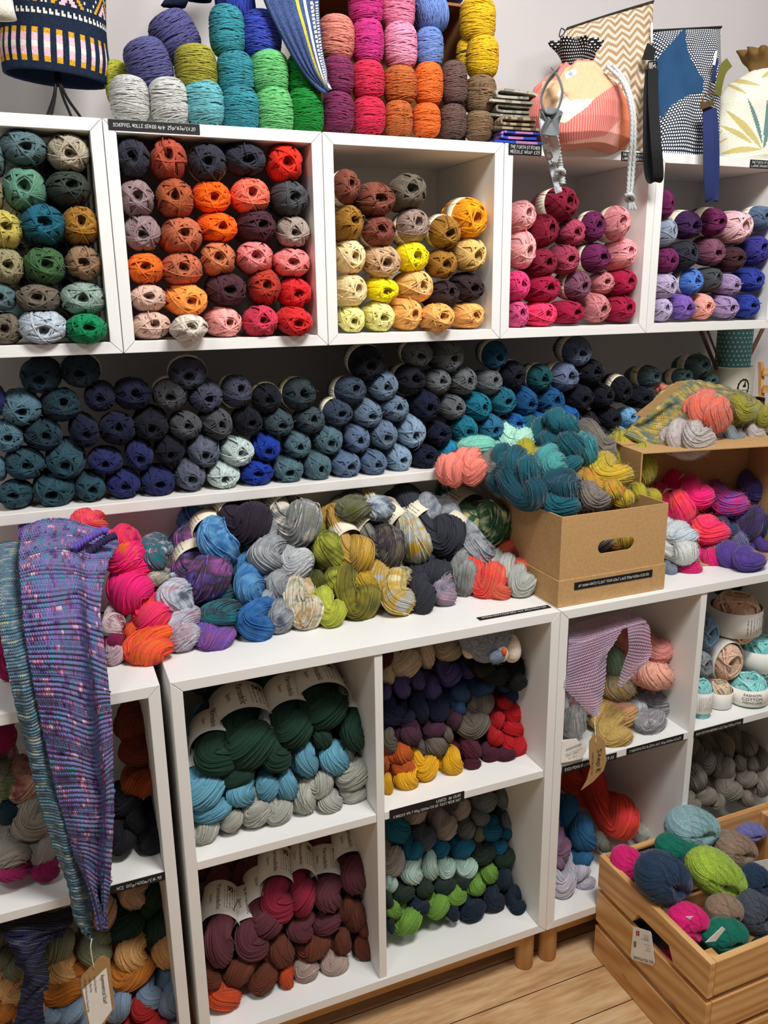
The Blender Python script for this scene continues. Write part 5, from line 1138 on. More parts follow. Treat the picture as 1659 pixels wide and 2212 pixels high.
def pillow(name, TL, TR, BR, BL, thick, mats, parent, nu=70, nv=90, fn=None, wr=.004, org=None):
    TL, TR, BR, BL = (np.asarray(q, float) for q in (TL, TR, BR, BL)); s = np.linspace(0, 1, nu)[None, :, None]; t_ = np.linspace(0, 1, nv)[:, None, None]; P = (1-t_)*((1-s)*TL+s*TR)+t_*((1-s)*BL+s*BR)
    n = np.cross(TR-TL, BL-TL); n /= np.linalg.norm(n); n = -n if n@FW > 0 else n; S = np.linspace(0, 1, nu)[None]; T = np.linspace(0, 1, nv)[:, None]
    b = (1-np.abs(2*S-1)**3)**.6*(1-np.abs(2*T-1)**3.5)**.6; w_ = wr*(np.sin(9*T+5*S)+.7*np.sin(17*S-6*T+1)+.5*np.sin(23*T+13*S))*b; W = np.linalg.norm(TR-TL); H = np.linalg.norm(BL-TL)
    uv = np.stack([S*W+0*T, (1-T)*H+0*S], -1); A = P+n*(thick*b+w_)[..., None]; B = P-n*(thick*b*.8)[..., None]; V1, F1, U1 = gridmesh(A, uv); V2, F2, U2 = gridmesh(B, uv); k = len(V1)
    F = F1+[tuple(i+k for i in f[::-1]) for f in F2]; V = np.vstack([V1, V2]); me = mesh(name, V-org, F, True, np.vstack([U1, U2])); o = link(name, me, mats, parent)
    if fn: px = to_px(V); mi = [fn(px[list(f)].mean(0)) for f in F]; me.polygons.foreach_set('material_index', mi)
    fixn(o); return o, n
def blob(name, c, rx, ry, h, prof_, mats, parent, nu=120, nv=60, fn=None, fold=9, fa=.05, org=None, seed=0):
    a = np.linspace(0, 2*np.pi, nu+1)[None]; t_ = np.linspace(0, 1, nv)[:, None]; r = np.interp(t_, [p[0] for p in prof_], [p[1] for p in prof_]); k = np.clip((t_-.45)/.5, 0, 1)**1.5
    r = r*(1+k*fa*2.2*np.sin(a*fold+2*np.sin(a*2+seed))+.05*np.sin(a*3+t_*5+seed)+.03*np.sin(a*5-t_*7)); G = np.stack([c[0]+rx*r*np.cos(a), c[1]+ry*r*np.sin(a), c[2]+h*t_+.0*a+h*.02*np.sin(a*4+seed)*(1-t_)], -1)
    uv = np.stack([a*rx+0*t_, t_*h+0*a], -1); V, F, U = gridmesh(G, uv); me = mesh(name, V-org, F, True, U); o = link(name, me, mats, parent)
    if fn: px = to_px(V); me.polygons.foreach_set('material_index', [fn(px[list(f)].mean(0)) for f in F])
    return o
Z3 = ((1050, 0), 2.724)
# beige chevron pouch leaning on the wall
TL, TR, BR, BL = uy(1221, 66, .16), uy(1412, 6, .16), uy(1396, 336, .045), uy(1228, 300, .045)
o0 = (BL+BR)/2; z_ = empty('zip_pouch', o0); tag(z_, 'tall tan and cream chevron woven zip pouch leaning on the wall behind the peach bag', 'bag'); bpy.context.view_layer.update()
pillow('pouch_body', TL, TR, BR, BL, .028, C_['zig'], z_, org=o0); e = TR-TL
ribbon('zipper', [TL+e*.01+UP*.001-o0, TL+e*.5+UP*.002-o0, TR-e*.01+UP*.001-o0], FW, .012, .0025, M['zip'], z_); cord('zip_pull', [TL-o0, TL-RT*.008+UP*.004-o0, TL-RT*.012-UP*.012-o0, TL-RT*.004-UP*.008-o0, TL-o0], .0012, M['black_wire'], z_, 30, 0)
MB().hexa([tuple(p-o0) for p in (lambda q, d: [q, q+RT*.004, q+RT*.004+FW*.002, q+FW*.002, q+d, q+d+RT*.004, q+d+RT*.004+FW*.002, q+d+FW*.002])(uy(1406, 92, .10), UP*.04)]).build('plastic_tag', M['blank_paper'], z_)
# peach drawstring bag
bc = np.array([.872, .030, ZT]); bg = empty('drawstring_bag', bc); tag(bg, 'peach, cream and coral patchwork drawstring bag with black polka dot frill', 'bag')
PG = [(0, zo([(425, 470), (470, 400), (540, 360), (745, 360), (800, 470), (640, 578), (600, 585), (490, 590), (450, 520)], *Z3)), (1, zo([(430, 520), (490, 588), (640, 575), (600, 625), (470, 722), (420, 720), (415, 600)], *Z3)), (2, zo([(640, 572), (792, 478), (800, 560), (790, 690), (700, 800), (600, 815), (400, 850), (418, 725), (470, 722)], *Z3)), (3, zo([(792, 470), (900, 560), (880, 700), (820, 830), (775, 915), (790, 690)], *Z3)), (4, zo([(400, 840), (600, 812), (700, 800), (790, 700), (775, 930), (600, 960), (400, 900)], *Z3)), (0, zo([(330, 480), (450, 470), (440, 600), (400, 700), (330, 620)], *Z3))]
def pfn(p):
    for k, P in PG:
        if poly_in(p, P): return k
    return 2
blob('bag_body', (.874, .028, ZT-.004), .118, .082, .158, [(0, .0), (.001, .62), (.03, .80), (.15, .96), (.32, 1.0), (.5, .93), (.7, .72), (.86, .42), (1, .24)], [C_['peach'], C_['cream'], C_['pstripe'], C_['coral'], C_['rose']], bg, 240, 150, pfn, 11, .05, bc, 1)
blob('frill', (.868, .030, ZT+.146), .040, .030, .042, [(0, .7), (.2, .78), (.5, .95), (.8, 1.05), (1, 1.02)], C_['polka'], bg, 140, 24, None, 9, .16, bc, 2)
t3 = lambda pts, y: [uy(a, b, yy)-bc for (a, b), yy in zip(pts, y if isinstance(y, (list, tuple)) else [y]*len(pts))]
ribbon('strap_loop', t3([(1205, 152), (1186, 172), (1172, 200), (1170, 222), (1180, 243), (1197, 244), (1209, 225), (1214, 196), (1206, 168), (1196, 152)], [-.02, -.055, -.072, -.078, -.08, -.085, -.08, -.075, -.05, -.03]), (.5, .6, .15), .017, .0022, C_['greyweb'], bg)
ribbon('strap_knot', t3([(1176, 268), (1184, 276), (1198, 276), (1206, 264), (1200, 252), (1184, 250), (1176, 258)], [-.085, -.098, -.100, -.09, -.080, -.078, -.082]), UP*.97+RT*.1, .026, .003, C_['greyweb'], bg)
ribbon('ribbon_end', t3([(1172, 235), (1174, 275), (1180, 318), (1190, 350), (1198, 376), (1207, 416)], [-.075, -.078, -.06, -.045, -.04, -.04]), RT, .013, .0016, C_['ribbon'], bg); ribbon('ribbon_end', t3([(1192, 285), (1202, 320), (1196, 350), (1186, 335)], [-.08, -.06, -.05, -.046]), RT, .012, .0014, C_['silver'], bg)
cord('silver_cord', t3([(1196, 270), (1202, 310), (1208, 345), (1212, 370), (1216, 398)], [-.08, -.06, -.048, -.045, -.045]), .0052, C_['silver'], bg, 60, .3); cord('cord_knot', t3([(1203, 370), (1212, 366), (1218, 374), (1208, 380), (1203, 372)], [-.048, -.056, -.05, -.044, -.05]), .004, C_['silver'], bg, 40, .3)
for d in (0, 7): cord('silver_cord', t3([(1325-d*2, 143), (1348-d, 172), (1362-d*.8, 205), (1370-d*.8, 250), (1371-d, 300), (1368-d*1.2, 360), (1364-d, 410), (1360-d*.6, 428)], [-.015, -.05, -.07, -.078, -.075, -.06, -.055, -.055]), .0036, C_['silver'], bg, 110, .3)
cord('cord_knot', t3([(1352, 424), (1362, 420), (1367, 429), (1357, 433), (1352, 425)], [-.058, -.066, -.058, -.05, -.058]), .0042, C_['silver'], bg, 40, .3)
for d in (-5, 1, 8): cord('cord_end', t3([(1359, 430), (1362+d*.6, 440), (1365+d, 452)], -.056), .0032, C_['silver'], bg, 20, .3)
q = t3(zo([(462, 430), (525, 400), (535, 430), (468, 470)], *Z3), -.064); o, nn = card('sewn_label', q, .001, M['blank_paper'], bg)
s_ = np.mean(q, 0)+nn*.0006; mb = MB(); a1 = (q[1]-q[0])/np.linalg.norm(q[1]-q[0]); a2 = np.cross(nn, a1); V = []
for i in range(10): rr = .0055 if i % 2 == 0 else .0024; V.append(s_+a1*rr*math.cos(i*.628+.3)+a2*rr*math.sin(i*.628+.3))
mb.add(V, [tuple(range(10))]); mb.build('star_emblem', plain('pale_blue_print', (150, 186, 216), .7), o)
# blue wristlet pouch
TL, TR, BR, BL = uy(1408, 70, .16), uy(1556, 62, .16), uy(1552, 346, .025), uy(1420, 332, .025); o0 = (BL+BR)/2; wr = empty('wristlet_pouch', o0); tag(wr, 'navy dotted zip pouch with plain blue panel and two hanging wrist straps', 'bag')
Z4 = ((1380, 40), 3.412); PB = zo([(352, 50), (345, 140), (360, 230), (390, 310), (440, 400), (478, 440), (470, 545), (380, 560), (300, 600), (230, 650), (165, 750), (140, 650), (120, 320), (165, 260), (230, 190), (300, 110)], *Z4)
o, nn = pillow('pouch_body', TL, TR, BR, BL, .03, [C_['dots'], C_['blue']], wr, 100, 130, lambda p: 1 if poly_in(p, PB) else 0, .003, o0)
t4 = lambda pts, y: [uy(a, b, yy)-o0 for (a, b), yy in zip(zo(pts, *Z4), y if isinstance(y, (list, tuple)) else [y]*len(pts))]
ribbon('zipper', [TL+UP*.001-o0, (TL+TR)/2+UP*.001-o0, TR+UP*.001-o0], FW, .012, .003, C_['black'], wr)
ribbon('black_strap', t4([(104, 375), (106, 600), (125, 900), (143, 1120), (135, 1195), (95, 1185), (75, 1100), (68, 900), (72, 600), (85, 380)], [.03, -.01, -.045, -.045, -.036, -.026, -.022, -.018, .004, .04]), RT, .0200, .0022, C_['black'], wr, 60); o, _ = card('strap_tab', t4([(70, 180), (130, 225), (105, 305), (30, 300)], .055), .004, C_['black'], wr)
cord('strap_ring', t4([(70, 320), (125, 318), (128, 372), (70, 374), (70, 320)], .035), .0014, M['black_wire'], wr, 24, 0)
ribbon('navy_strap', t4([(508, 650), (510, 850), (515, 1100), (525, 1320), (535, 1338), (548, 1320), (556, 1100), (552, 850), (535, 660)], [.0, -.03, -.04, -.04, -.032, -.022, -.018, -.01, .01]), RT, .0205, .0022, C_['navyweb'], wr, 60)
c4 = t4([(460, 618), (550, 600), (552, 638), (462, 672)], -.012); card('brass_clasp', c4, .004, M['brass'], wr); cord('clasp_ring', t4([(470, 612), (468, 575), (540, 552), (545, 600)], -.008), .0016, M['brass'], wr, 24, 0); ribbon('strap_tab', t4([(548, 470), (556, 400), (568, 330), (572, 300)], [.03, .045, .06, .07]), RT, .008, .002, C_['navyweb'], wr)
card('plastic_tag', t4([(548, 340), (562, 345), (580, 240), (566, 238)], .05), .002, M['blank_paper'], wr)
# leaf print bag
lc = np.array([1.405, .07, ZT]); lb = empty('drawstring_bag', lc); tag(lb, 'ivory leaf-print drawstring bag with olive ruffled top at the far right', 'bag')
LF = [(1, (640, 675), (905, 960), 36), (1, (600, 790), (840, 925), 26), (2, (800, 580), (910, 930), 20), (1, (600, 1000), (905, 965), 30), (1, (615, 455), (895, 495), 22), (1, (625, 480), (800, 560), 16), (1, (640, 420), (800, 385), 26), (2, (620, 430), (720, 380), 14), (2, (945, 600), (920, 960), 30), (3, (580, 930), (660, 880), 9), (3, (930, 800), (1100, 650), 30), (2, (860, 380), (1000, 330), 26), (1, (900, 440), (1050, 380), 24), (1, (580, 880), (620, 820), 9)]
LF = [(k, np.array(zo([a], *Z4)[0]), np.array(zo([b], *Z4)[0]), w_/3.412) for k, a, b, w_ in LF]
def lfn(p):
    for k, a, b, w_ in LF:
        d = b-a; L = np.linalg.norm(d); d = d/L; q = np.asarray(p)-a; s = q@d/L; e_ = abs(q@np.array([-d[1], d[0]])+w_*.5*math.sin(s*3.1))
        if 0 < s < 1 and e_ < w_*.75*math.sin(math.pi*s)**.8: return k
    return 0
blob('bag_body', (1.405, .075, ZT-.002), .135, .075, .20, [(0, 0), (.001, .86), (.05, .96), (.3, 1.0), (.6, .96), (.8, .80), (.92, .5), (1, .25)], [C_['leafbg'], C_['leafa'], C_['leafb'], C_['leafc']], lb, 280, 190, lfn, 8, .03, lc, 3)
blob('frill', (1.375, .075, ZT+.185), .040, .03, .04, [(0, .7), (.3, .9), (.7, 1.3), (1, 1.35)], C_['olive'], lb, 110, 16, None, 8, .10, lc, 5); ribbon('strap', [uy(a, b, y)-lc for a, b, y in ((1575, 135, .02), (1562, 150, .0), (1554, 180, -.01), (1550, 205, -.01))], RT*.7+FW*.5, .02, .002, C_['oliveweb'], lb)
# folded needle wraps
WM = [('grey botanical print needle wrap folded on top of its pile', cloth('grey_botanical_cotton', (176, 170, 156), (104, 116, 100), 'blotch', 1.5)), ('grey botanical needle wrap folded second from the top', cloth('dusky_botanical_cotton', (158, 152, 138), (96, 106, 92), 'blotch', 1.8)), ('tan tartan needle wrap folded above the blue and pink one', cloth('tan_tartan', (206, 186, 156), (96, 84, 66), 'check', 90)), ('blue and pink checked needle wrap at the bottom of the pile', cloth('blue_pink_check', (240, 160, 180), (44, 74, 176), 'check', 36))]
for i, (lab, m_) in enumerate(WM):
    z0 = ZT+.0025+.0225*(3-i); x0, x1 = .668+.004*i, .776+.006*(i-1); r_ = .0085; P = [(x0, z0), (x1-.015, z0+.0006), (x1-.003, z0+.004), (x1, z0+r_), (x1-.004, z0+r_*2-.003), (x1-.016, z0+r_*2), (x0+.030, z0+r_*2+.002*(i == 0)), (x0+.018, z0+r_*2), (x0+.015, z0+r_*1.3), (x0+.024, z0+r_*.85), (x1-.02, z0+r_*.95)]
    o = ribbon('needle_wrap', [(x, .052+.006*math.sin(i*2.), z) for x, z in P], (0, 1, 0), .10, .0042, m_, None, 70); tag(o, lab, 'needle wrap', 'folded needle wraps')
# wooden box behind the cylinders
bx = empty('open_box', (.525, .17, ZT)); tag(bx, 'brown box standing open behind the pink and orange cylinders on the cubes', 'box'); bpy.context.view_layer.update(); d_ = np.array(bx.location)
M['brown_board'] = mat_card('brown_board', (150, 104, 66))
for nm, q in (('side_panel', (.379, .384, .1, .245, ZT, 1.876)), ('side_panel', (.668, .673, .1, .245, ZT, 1.876)), ('top_panel', (.384, .668, .1, .245, 1.871, 1.876)), ('base_panel', (.384, .668, .1, .245, ZT, ZT+.005)), ('back_panel', (.384, .668, .24, .245, ZT+.005, 1.871))):
    MB().box(q[0]-d_[0], q[1]-d_[0], q[2]-d_[1], q[3]-d_[1], q[4]-d_[2], q[5]-d_[2]).build(nm, M['brown_board'], bx, bevel=.0006)
# ---------------------------------------------------------------- cardboard boxes on the counter
def panel_hole(O, X, Y, w_, h, hx, hy, hw, hh, th, mb):
    """upright panel with a stadium hole"""
    N = np.cross(X, Y); n = 32; a = np.arange(n)*2*np.pi/n+np.pi/n; I = np.stack([hx+np.sign(np.cos(a))*max(0, hw/2-hh/2)+hh/2*np.cos(a), hy+hh/2*np.sin(a)], -1); E = []
    for x, y in zip(np.cos(a), np.sin(a)): k = 1/max(abs(x), abs(y)); E.append((w_/2+x*k*w_/2, h/2+y*k*h/2))
    for i, (sx, sy) in zip((3, 11, 19, 27), ((1, 1), (0, 1), (0, 0), (1, 0))): E[i] = (sx*w_, sy*h)
    E = np.array(E); V = [O+X*p[0]+Y*p[1]+N*d for d in (0, -th) for p in np.vstack([E, I])]; F = []
    for i in range(n): j = (i+1) % n; F += [(i, j, n+j, n+i), (2*n+j, 2*n+i, 3*n+i, 3*n+j), (n+i, n+j, 3*n+j, 3*n+i), (j, i, 2*n+i, 2*n+j)]
    mb.add(V, F)
b1 = empty('cardboard_box', (.829, -.09, ZL)); tag(b1, 'open brown cardboard box with oval handle hole, full of teal and mustard mohair skeins', 'box'); bpy.context.view_layer.update(); d_ = np.array([.829, -.09, ZL])
x0, x1, y0, y1, z0, z1 = .7065, .9465, -.2215, .026, ZL+.001, .973; mb = MB(); e1, e3 = np.array([1., 0, 0]), np.array([0, 0, 1.]); panel_hole(np.array([x0, y0, z0])-d_, e1, e3, x1-x0, z1-z0, .1235, .104, .082, .026, .003, mb)
mb.box(x0-d_[0], x0+.003-d_[0], y0+.003-d_[1], y1-d_[1], 0.001, z1-ZL); mb.box(x1-.003-d_[0], x1-d_[0], y0+.003-d_[1], y1-d_[1], .001, z1-ZL); mb.box(x0+.003-d_[0], x1-.003-d_[0], y1-.003-d_[1], y1-d_[1], .001, z1-ZL); mb.box(x0-d_[0]+.003, x1-d_[0]-.003, y0-d_[1]+.003, y1-d_[1]-.003, .001, .004)
fixn(mb.build('box_body', M['kraft'], b1)); mb = MB(); g_ = .0028
mb.box(x0-g_-d_[0], x1+g_-d_[0], y0-g_-d_[1], y0-.0003-d_[1], .0005, .0526); mb.box(x0-g_-d_[0], x0-.0003-d_[0], y0-.0003-d_[1], y1+g_-d_[1], .0005, .0526); mb.box(x1+.0003-d_[0], x1+g_-d_[0], y0-.0003-d_[1], y1+g_-d_[1], .0005, .0526)
lid = mb.build('box_lid', M['kraft'], b1, bevel=.0005); a = uy(1240, 1273, y0-g_); b = uy(1408, 1245, y0-g_)
price_label(lid, (a[0], y0-g_, ZL+.031), (b[0], y0-g_, ZL+.031), .0140, ['MY MAMA KNITS FLOAT YOUR GOAT LACE 50g/420m/£20.50'], 'black price strip with white handwriting', seed=21)
FL, FR, BL = uz(1376, 979, 1.052), uz(1659, 962, 1.052), uz(1313, 948, 1.052); FL = np.array([max(FL[0], .958), FL[1], 1.052]); ex = (FR-FL)/np.linalg.norm(FR-FL); ey = np.array([-ex[1], ex[0], 0]); W2, D2, H2 = .36, .16, .25
b2 = empty('cardboard_box', (0, 0, 0)); b2.matrix_world = Matrix([[ex[0], ey[0], 0, FL[0]], [ex[1], ey[1], 0, FL[1]], [0, 0, 1, ZL+.001], [0, 0, 0, 1]]); tag(b2, 'brown cardboard box on its side, open to the front, under the yellow green cowl', 'box')
H2 = 1.052-ZL-.001
for nm, q in (('side_panel', (0, .003, 0, D2, .003, H2-.003)), ('side_panel', (W2-.003, W2, 0, D2, .003, H2-.003)), ('top_panel', (0, W2, 0, D2, H2-.003, H2)), ('base_panel', (0, W2, 0, D2, 0, .003)), ('back_panel', (.003, W2-.003, D2-.003, D2, .003, H2-.003)), ('lid_flap', (-.004, .03, D2*.5, D2+.004, H2+.0005, H2+.004))): MB().box(*q).build(nm, M['kraft'], b2, bevel=.0005)
# ---------------------------------------------------------------- pine crate
CX0, CX1, CY0, CY1, CZ = .8225, 1.286, -.5505, -.2405, .245; cr = empty('wooden_crate', ((CX0+CX1)/2, (CY0+CY1)/2, 0)); tag(cr, 'slatted pine crate on the floor full of bright mohair balls', 'crate'); bpy.context.view_layer.update(); d_ = np.array(cr.location)
def cbox(nm, q, m_, bev=.0012): return MB().box(q[0]-d_[0], q[1]-d_[0], q[2]-d_[1], q[3]-d_[1], q[4], q[5]).build(nm, m_, cr, bevel=bev)
th = .0125; hs = [(.0, .0735), (.0855, .159), (.171, CZ)]
for k, (a, b) in enumerate(hs):
    for x in (CX0, CX1-th):
        if k < 2: cbox('slat', (x, x+th, CY0, CY1, a+.001, b), M['pine_y'])
        else:   # the grip: a shallow cut in the lower edge
            yy = [CY0, CY0+.085, CY0+.100, CY1-.125, CY1-.110, CY1]; zz = [a, a, a+.028, a+.028, a, a]; n = 6; P = [(y, z) for y, z in zip(yy, zz)]+[(y, b) for y in yy[::-1]]; V = [(x-d_[0], y-d_[1], z) for y, z in P]+[(x+th-d_[0], y-d_[1], z) for y, z in P]; m2 = 2*n; F = [(i, i+1, m2-2-i, m2-1-i) for i in range(n-1)]+[(m2+m2-1-i, m2+m2-2-i, m2+i+1, m2+i) for i in range(n-1)]+[(i, m2+i, m2+(i+1) % m2, (i+1) % m2) for i in range(m2)]
            fixn(MB().add(V, F).build('slat', M['pine_y'], cr, bevel=.001))
    for y in (CY0, CY1-th): cbox('slat', (CX0+th+.0012, CX1-th-.0012, y, y+th, a+.001, b-.0005), M['pine_x'])
for x in (CX0+th+.0003, CX1-th-.0243):
    for y in (CY0+th+.0003, CY1-th-.0243): cbox('corner_post', (x, x+.024, y, y+.024, .013, .236), M['pine_z'])
for i in range(4): cbox('base_board', (CX0+th+.002, CX1-th-.002, CY0+th+.003+i*.071, CY0+th+.068+i*.071, .003, .012), M['pine_x'])
yl = CY1-th-.0005; a, b = uy(1327, 1846, yl), uy(1440, 1808, yl); price_label(cr, (a[0], yl, .2265), (b[0], yl, .2265), .0135, ['CRICGARN SILK KID MOHAIR 25g/210m/£8.65'], 'black price strip inside the rear board', seed=31)
Z6 = ((1259, 1720), 4.1475); xl = CX0-.0022; q = [ux(*p, xl) for p in zo([(452, 1175), (478, 1172), (600, 1212), (612, 1230), (644, 1495), (632, 1520), (445, 1462), (428, 1430)], *Z6)]; q0 = np.mean(q, 0)
tg, nn = card('swing_tag', [p-q0 for p in q], .0008, M['blank_paper']); tg.location = q0; tag(tg, 'white SILK KID MOHAIR tag upside down on the side of the pine crate', 'tag')
c_ = lambda a, b: ux(*zo([(a, b)], *Z6)[0], xl)-q0
Xd = (c_(436, 1440)-c_(636, 1497)); Lw = np.linalg.norm(Xd); Xd /= Lw; Yd = np.cross(nn, Xd); mb = MB(); mr = MB()
for s, hh, (zx, zy), al in (('SILK KID MOHAIR', .0088, (634, 1478), 'LEFT'), ('77% mohair', .0035, (606, 1385), 'LEFT'), ('23% silk', .0035, (602, 1360), 'LEFT'), ('25 g = 210 m', .0035, (600, 1335), 'LEFT'), ('HJERTEGARN A/S', .0034, (592, 1290), 'LEFT'), ('DENMARK', .0034, (590, 1272), 'LEFT'), ('made in Italy', .003, (588, 1252), 'LEFT')):
    V, F = text_mesh(s, hh, al); c = c_(zx, zy); mb.add([c+Xd*v[0]*.95+Yd*v[1]+nn*.0006 for v in V], F)
for i in range(9): a = c_(470, 1300)+Xd*0; mb.add([c_(457+i*2.6, 1298)+nn*.0006, c_(458.4+i*2.6, 1298)+nn*.0006, c_(458.4+i*2.6, 1352)+nn*.0006, c_(457+i*2.6, 1352)+nn*.0006], [(0, 1, 2, 3)])
mb.build('lettering', M['ink'], tg)
for (a, b, c2, d2) in ((478, 1205, 489, 1224), (493, 1208, 508, 1228), (478, 1228, 489, 1246), (493, 1232, 508, 1250)): mr.add([c_(a, b)+nn*.0006, c_(c2, b)+nn*.0006, c_(c2, d2)+nn*.0006, c_(a, d2)+nn*.0006], [(0, 1, 2, 3)])
mr.build('flag_emblem', plain('red_print', (176, 36, 50), .7), tg)
for pts, y, lab in (([(1100, 1310), (1250, 1170), (1278, 1190), (1190, 1300)], -.515, 'pale grey paper tag standing beside the near emerald mohair ball'), ([(1530, 590), (1680, 560), (1680, 660), (1500, 710), (1490, 690)], -.385, 'white printed paper tag beside the brown mohair ball'), ([(920, 1080), (990, 1075), (960, 1105)], -.47, 'tiny white tag corner under the navy mohair ball')):
    q = pxp(zo(pts, *Z6), y); q0 = np.mean(q, 0); o, nn = card('paper_tag', [p-q0 for p in q], .0008, M['blank_paper']); o.location = q0; tag(o, lab, 'tag')
# ---------------------------------------------------------------- right end of the wall shelf
jc = np.array([1.4445, .15, 1.022]); jr = empty('pottery_jar', jc); tag(jr, 'cream cylindrical jar with black oval badge holding a dotted roll and sticks', 'jar')
M['cream_glaze'] = plain('cream_glaze', (206, 200, 180), .35, .04, 20, .45); n = 48
def lathe(pr, n=48): a = np.linspace(0, 2*np.pi, n+1); G = np.array([np.stack([r*np.cos(a), r*np.sin(a), 0*a+z], -1) for r, z in pr]); V, F, _ = gridmesh(G, None); return V, F
V, F = lathe([(0, 0.0005), (.050, .0005), (.0525, .004), (.0525, .155), (.0515, .158), (.0495, .157), (.049, .01), (0, .008)]); link('jar_body', mesh('jar_body', V, F), M['cream_glaze'], jr)
def on_cyl(P, r, a0): return [(r*math.sin(a0+x/r), -r*math.cos(a0+x/r), z) for x, z in P]
aj = math.atan2(CAM[0]-jc[0], -(CAM[1]-jc[1])); ab = aj+.62; mb = MB(); n = 40; O_, I_ = [], []
for i in range(n): t_ = i*6.2832/n; k = 1+.05*math.cos(t_*14); O_.append((.0165*k*math.cos(t_), .110+.0215*k*math.sin(t_))); I_.append((.0125*math.cos(t_), .110+.0170*math.sin(t_)))
mb.add(on_cyl(O_+I_, .0529, ab), [(i, (i+1) % n, n+(i+1) % n, n+i) for i in range(n)]); V, F = text_mesh('lindores', .007, 'CENTER'); mb.add(on_cyl([(v[0], v[1]+.102) for v in V], .0529, ab), F); mb.add(on_cyl([(-.004, .113), (.002, .110), (.007, .114), (.004, .119), (.0045, .124), (.002, .126), (0, .118)], .0529, ab), [tuple(range(7))])
V, F = text_mesh('homespun', .008, 'CENTER'); mb.add(on_cyl([(v[0], v[1]+.086) for v in V], .0529, aj-.2), F); mb.build('badge', M['ink'], jr)
rc = np.array([1.440, .145, 1.034]); V, F = lathe([(0, 0), (.040, 0), (.041, .02), (.041, .30), (.038, .31), (0, .31)]); uv = np.stack([np.tile(np.linspace(0, 6.283, 49)*.041, 6), np.repeat(np.array([0, .0, .02, .3, .31, .31]), 49)], -1)
o = link('needle_roll', mesh('needle_roll', V, F, True, uv), cloth('teal_polka_cotton', (84, 132, 134), (176, 206, 206), 'dots', 95)); o.location = rc; tag(o, 'teal fabric roll with pale polka dots standing in the cream jar', 'roll')
M['dark_wood'] = plain('dark_wood', (92, 60, 40), .5, .2, 60)
for lab, a, b, m_ in (('dark wooden stick leaning left out of the jar', (1547, 795, .145), (1514, 716, .10), M['dark_wood']), ('thin wooden stick beside the dark one, leaning left out of the jar', (1559, 794, .15), (1529, 716, .11), M['dark_wood']), ('copper coloured stick leaning right out of the cream jar', (1611, 785, .15), (1672, 660, .15), M['dark_wood'])):
    A, B = uy(*a), uy(*b); D = (B-A)/np.linalg.norm(B-A); A2 = A-D*.10; o = ribbon('wooden_stick', [A2-A, B-A], RT, .0085 if 'thin' not in lab else .005, .005, m_, None, 4); o.location = A; tag(o, lab, 'stick')
t = NT('clear_glass'); t.col((250, 250, 250)); t.b.inputs['Transmission Weight'].default_value = 1; t.b.inputs['IOR'].default_value = 1.45; M['glass'] = t.rough(.02, .5)
gl = np.array(uy(1631, 880, .07)); gl[2] = 1.0225; V, F = lathe([(0, .0), (.018, .0), (.0195, .002), (.0205, .088), (.0195, .088), (.0185, .006), (0, .005)]); o = link('glass_tumbler', mesh('glass_tumbler', V, F), M['glass']); o.location = gl; tag(o, 'small clear glass tumbler between the cream jar and the slatted wooden piece', 'glass')
sl = np.array(uy(1672, 860, .10)); sl[2] = 1.022; so = empty('wooden_rack', sl); tag(so, 'small slatted wooden rack at the right edge beside the cream jar', 'rack')
for x in (-.025, .03): MB().hexa([(x-.004, .0, 0), (x+.006, .0, 0), (x+.006, .01, 0), (x-.004, .01, 0), (x+.002, .03, .165), (x+.012, .03, .165), (x+.012, .04, .165), (x+.002, .04, .165)]).build('upright', M['pine_z'], so)
for i in range(4): z = .012+i*.04; y = -.003+i*.0075; MB().box(-.036+i*.003, .07, y-.006, y, z, z+.019).build('slat', M['pine_x'], so, bevel=.0008)
# ---------------------------------------------------------------- fluffy grey soft toy above the black skeins
ZU = ((960, 1350), 4.76); tc = uy(*zo([(430, 180)], *ZU)[0], -.165); ty = empty('soft_toy', tc); tag(ty, 'fluffy grey soft toy, upside down, tucked above the black skeins', 'toy')
M['plush'] = plain('grey_plush', (128, 140, 154), .95, .2, 220, .1, .5); M['plush_dark'] = plain('dark_grey_plush', (108, 120, 136), .95, .15, 220, .1, .5); M['plush_white'] = plain('ivory_plush', (222, 208, 190), .95, .08, 220, .1, .4); M['felt_orange'] = plain('orange_felt', (206, 92, 44), .9)
def ell(nm, c, r, mat, par, hair=0, rot=None, taper=0):
    n, m_ = 26, 36; th_ = np.linspace(.02, np.pi-.02, n)[:, None]; ph = np.linspace(0, 2*np.pi, m_)[None]; zz = np.cos(th_)+0*ph; k = 1+taper*zz; G = np.stack([r[0]*np.sin(th_)*np.cos(ph)*k, r[1]*np.sin(th_)*np.sin(ph)*k, r[2]*zz], -1); V, F, _ = gridmesh(G)
    if hair: V, F, _ = join([(V, F, np.zeros((len(V), 2)))]+fuzz(V, F, hair, .007, 3, .00022))
    if rot is not None: V = V@np.array(rot.to_3x3()).T
    return link(nm, mesh(nm, V+np.asarray(c), F), mat, par)
u_ = 1/4.76/ppm(tc); P = lambda a, b, d=0: RT*(a-430)*u_-UP*(b-180)*u_+FW*d
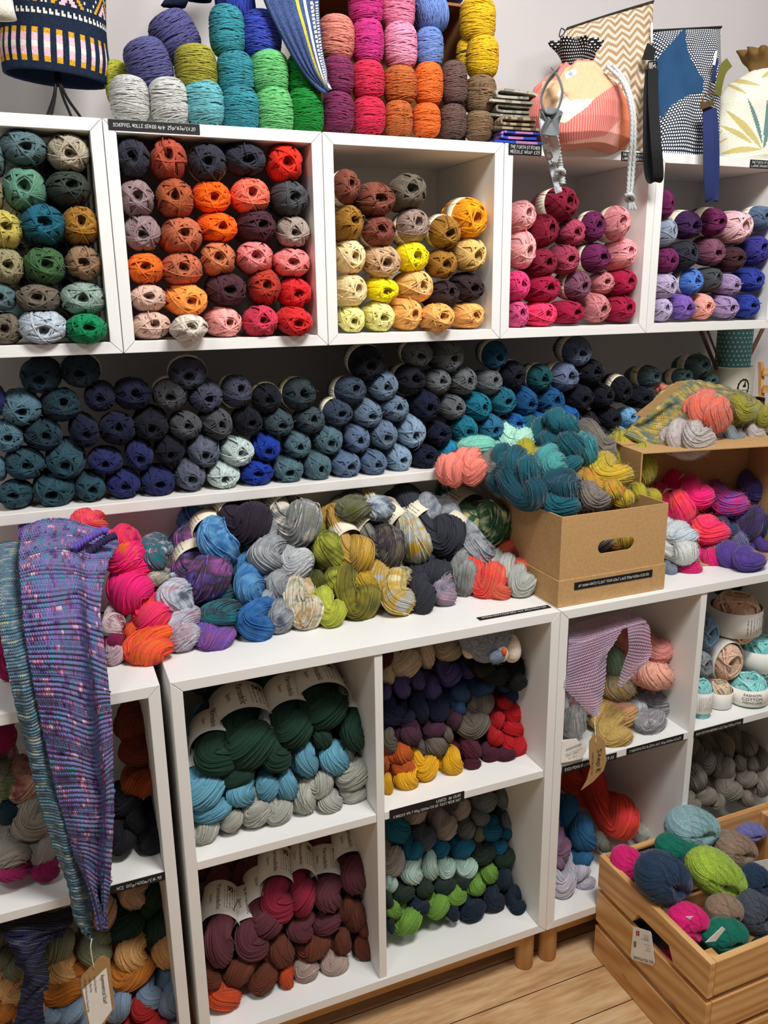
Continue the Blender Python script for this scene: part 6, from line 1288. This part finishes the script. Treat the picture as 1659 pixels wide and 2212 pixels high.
ell('body', P(420, 150), (.052, .045, .046), M['plush'], ty, 1500, None, .35); ell('ear', P(510, 290, -.042), (.017, .008, .0135), M['plush_dark'], ty, 300); ell('paw', P(685, 230, -.01), (.017, .018, .028), M['plush_white'], ty, 250, None, -.2); ell('beak', P(578, 232, -.045), (.005, .005, .008), M['felt_orange'], ty); ell('cheek', P(560, 270, -.030), (.014, .012, .016), M['plush_white'], ty, 150); ell('paw', P(245, 260, -.01), (.012, .014, .014), M['plush_white'], ty, 120)
# printed name on the white skein bands, cake label lettering
def band_text(lines, rad, zc, ang, along=True):
    mb = MB()
    for s, h, off, al in lines:
        V, F = text_mesh(s, h, al)
        if along: q = [((rad)*math.cos(ang-(v[1]+off)/rad), (rad)*math.sin(ang-(v[1]+off)/rad), zc+v[0]) for v in V]
        else: q = [((rad)*math.cos(ang+v[0]/rad), (rad)*math.sin(ang+v[0]/rad), zc+v[1]+off) for v in V]
        mb.add(q, F)
    return mb
PT = band_text([('Yarnadelic', .52, -.15, 'CENTER'), ('Sport', .34, -.75, 'CENTER')], HBR+.02, -3.55, math.pi/2); 
for k in range(14): a_ = math.pi/2-.60+.12*math.sin(k*1.9); z_0 = -4.55+.03*k; PT.add([((HBR+.015)*math.cos(a_+dx), (HBR+.015)*math.sin(a_+dx), z_0+dz) for dx, dz in ((0, -.07), (.035, 0), (0, .09), (-.035, 0))], [(0, 1, 2, 3)])
PT = mesh('printed_name', PT.V, PT.F, False)
for it in ITEMS:
    if it['comp'] in ('ul', 'll') and it['band']:
        b = [c for c in it['o'].children if c.name.startswith('label_band')][0]; link('lettering', PT, M['ink'], b)
for it in ITEMS:
    if it['comp'] == 'cake' and it['band'] and abs(it['v']-1492) < 8 and it['u'] > 1600:
        bpy.context.view_layer.update(); b = [c for c in it['o'].children if c.name.startswith('label_band')][0]; setmat(b, M['blank_paper']); lc_ = it['o'].matrix_world.inverted() @ Vector(CAM.tolist()); an = math.atan2(lc_.y, lc_.x)+.25
        C_T = band_text([('FASHION', .24, .16, 'CENTER'), ('COTTON', .27, -.10, 'CENTER'), ('MERINO LACE', .17, -.30, 'CENTER')], 1.145, 0, an, False); link('lettering', mesh('printed_name', C_T.V, C_T.F, False), M['ink'], b)
describe()
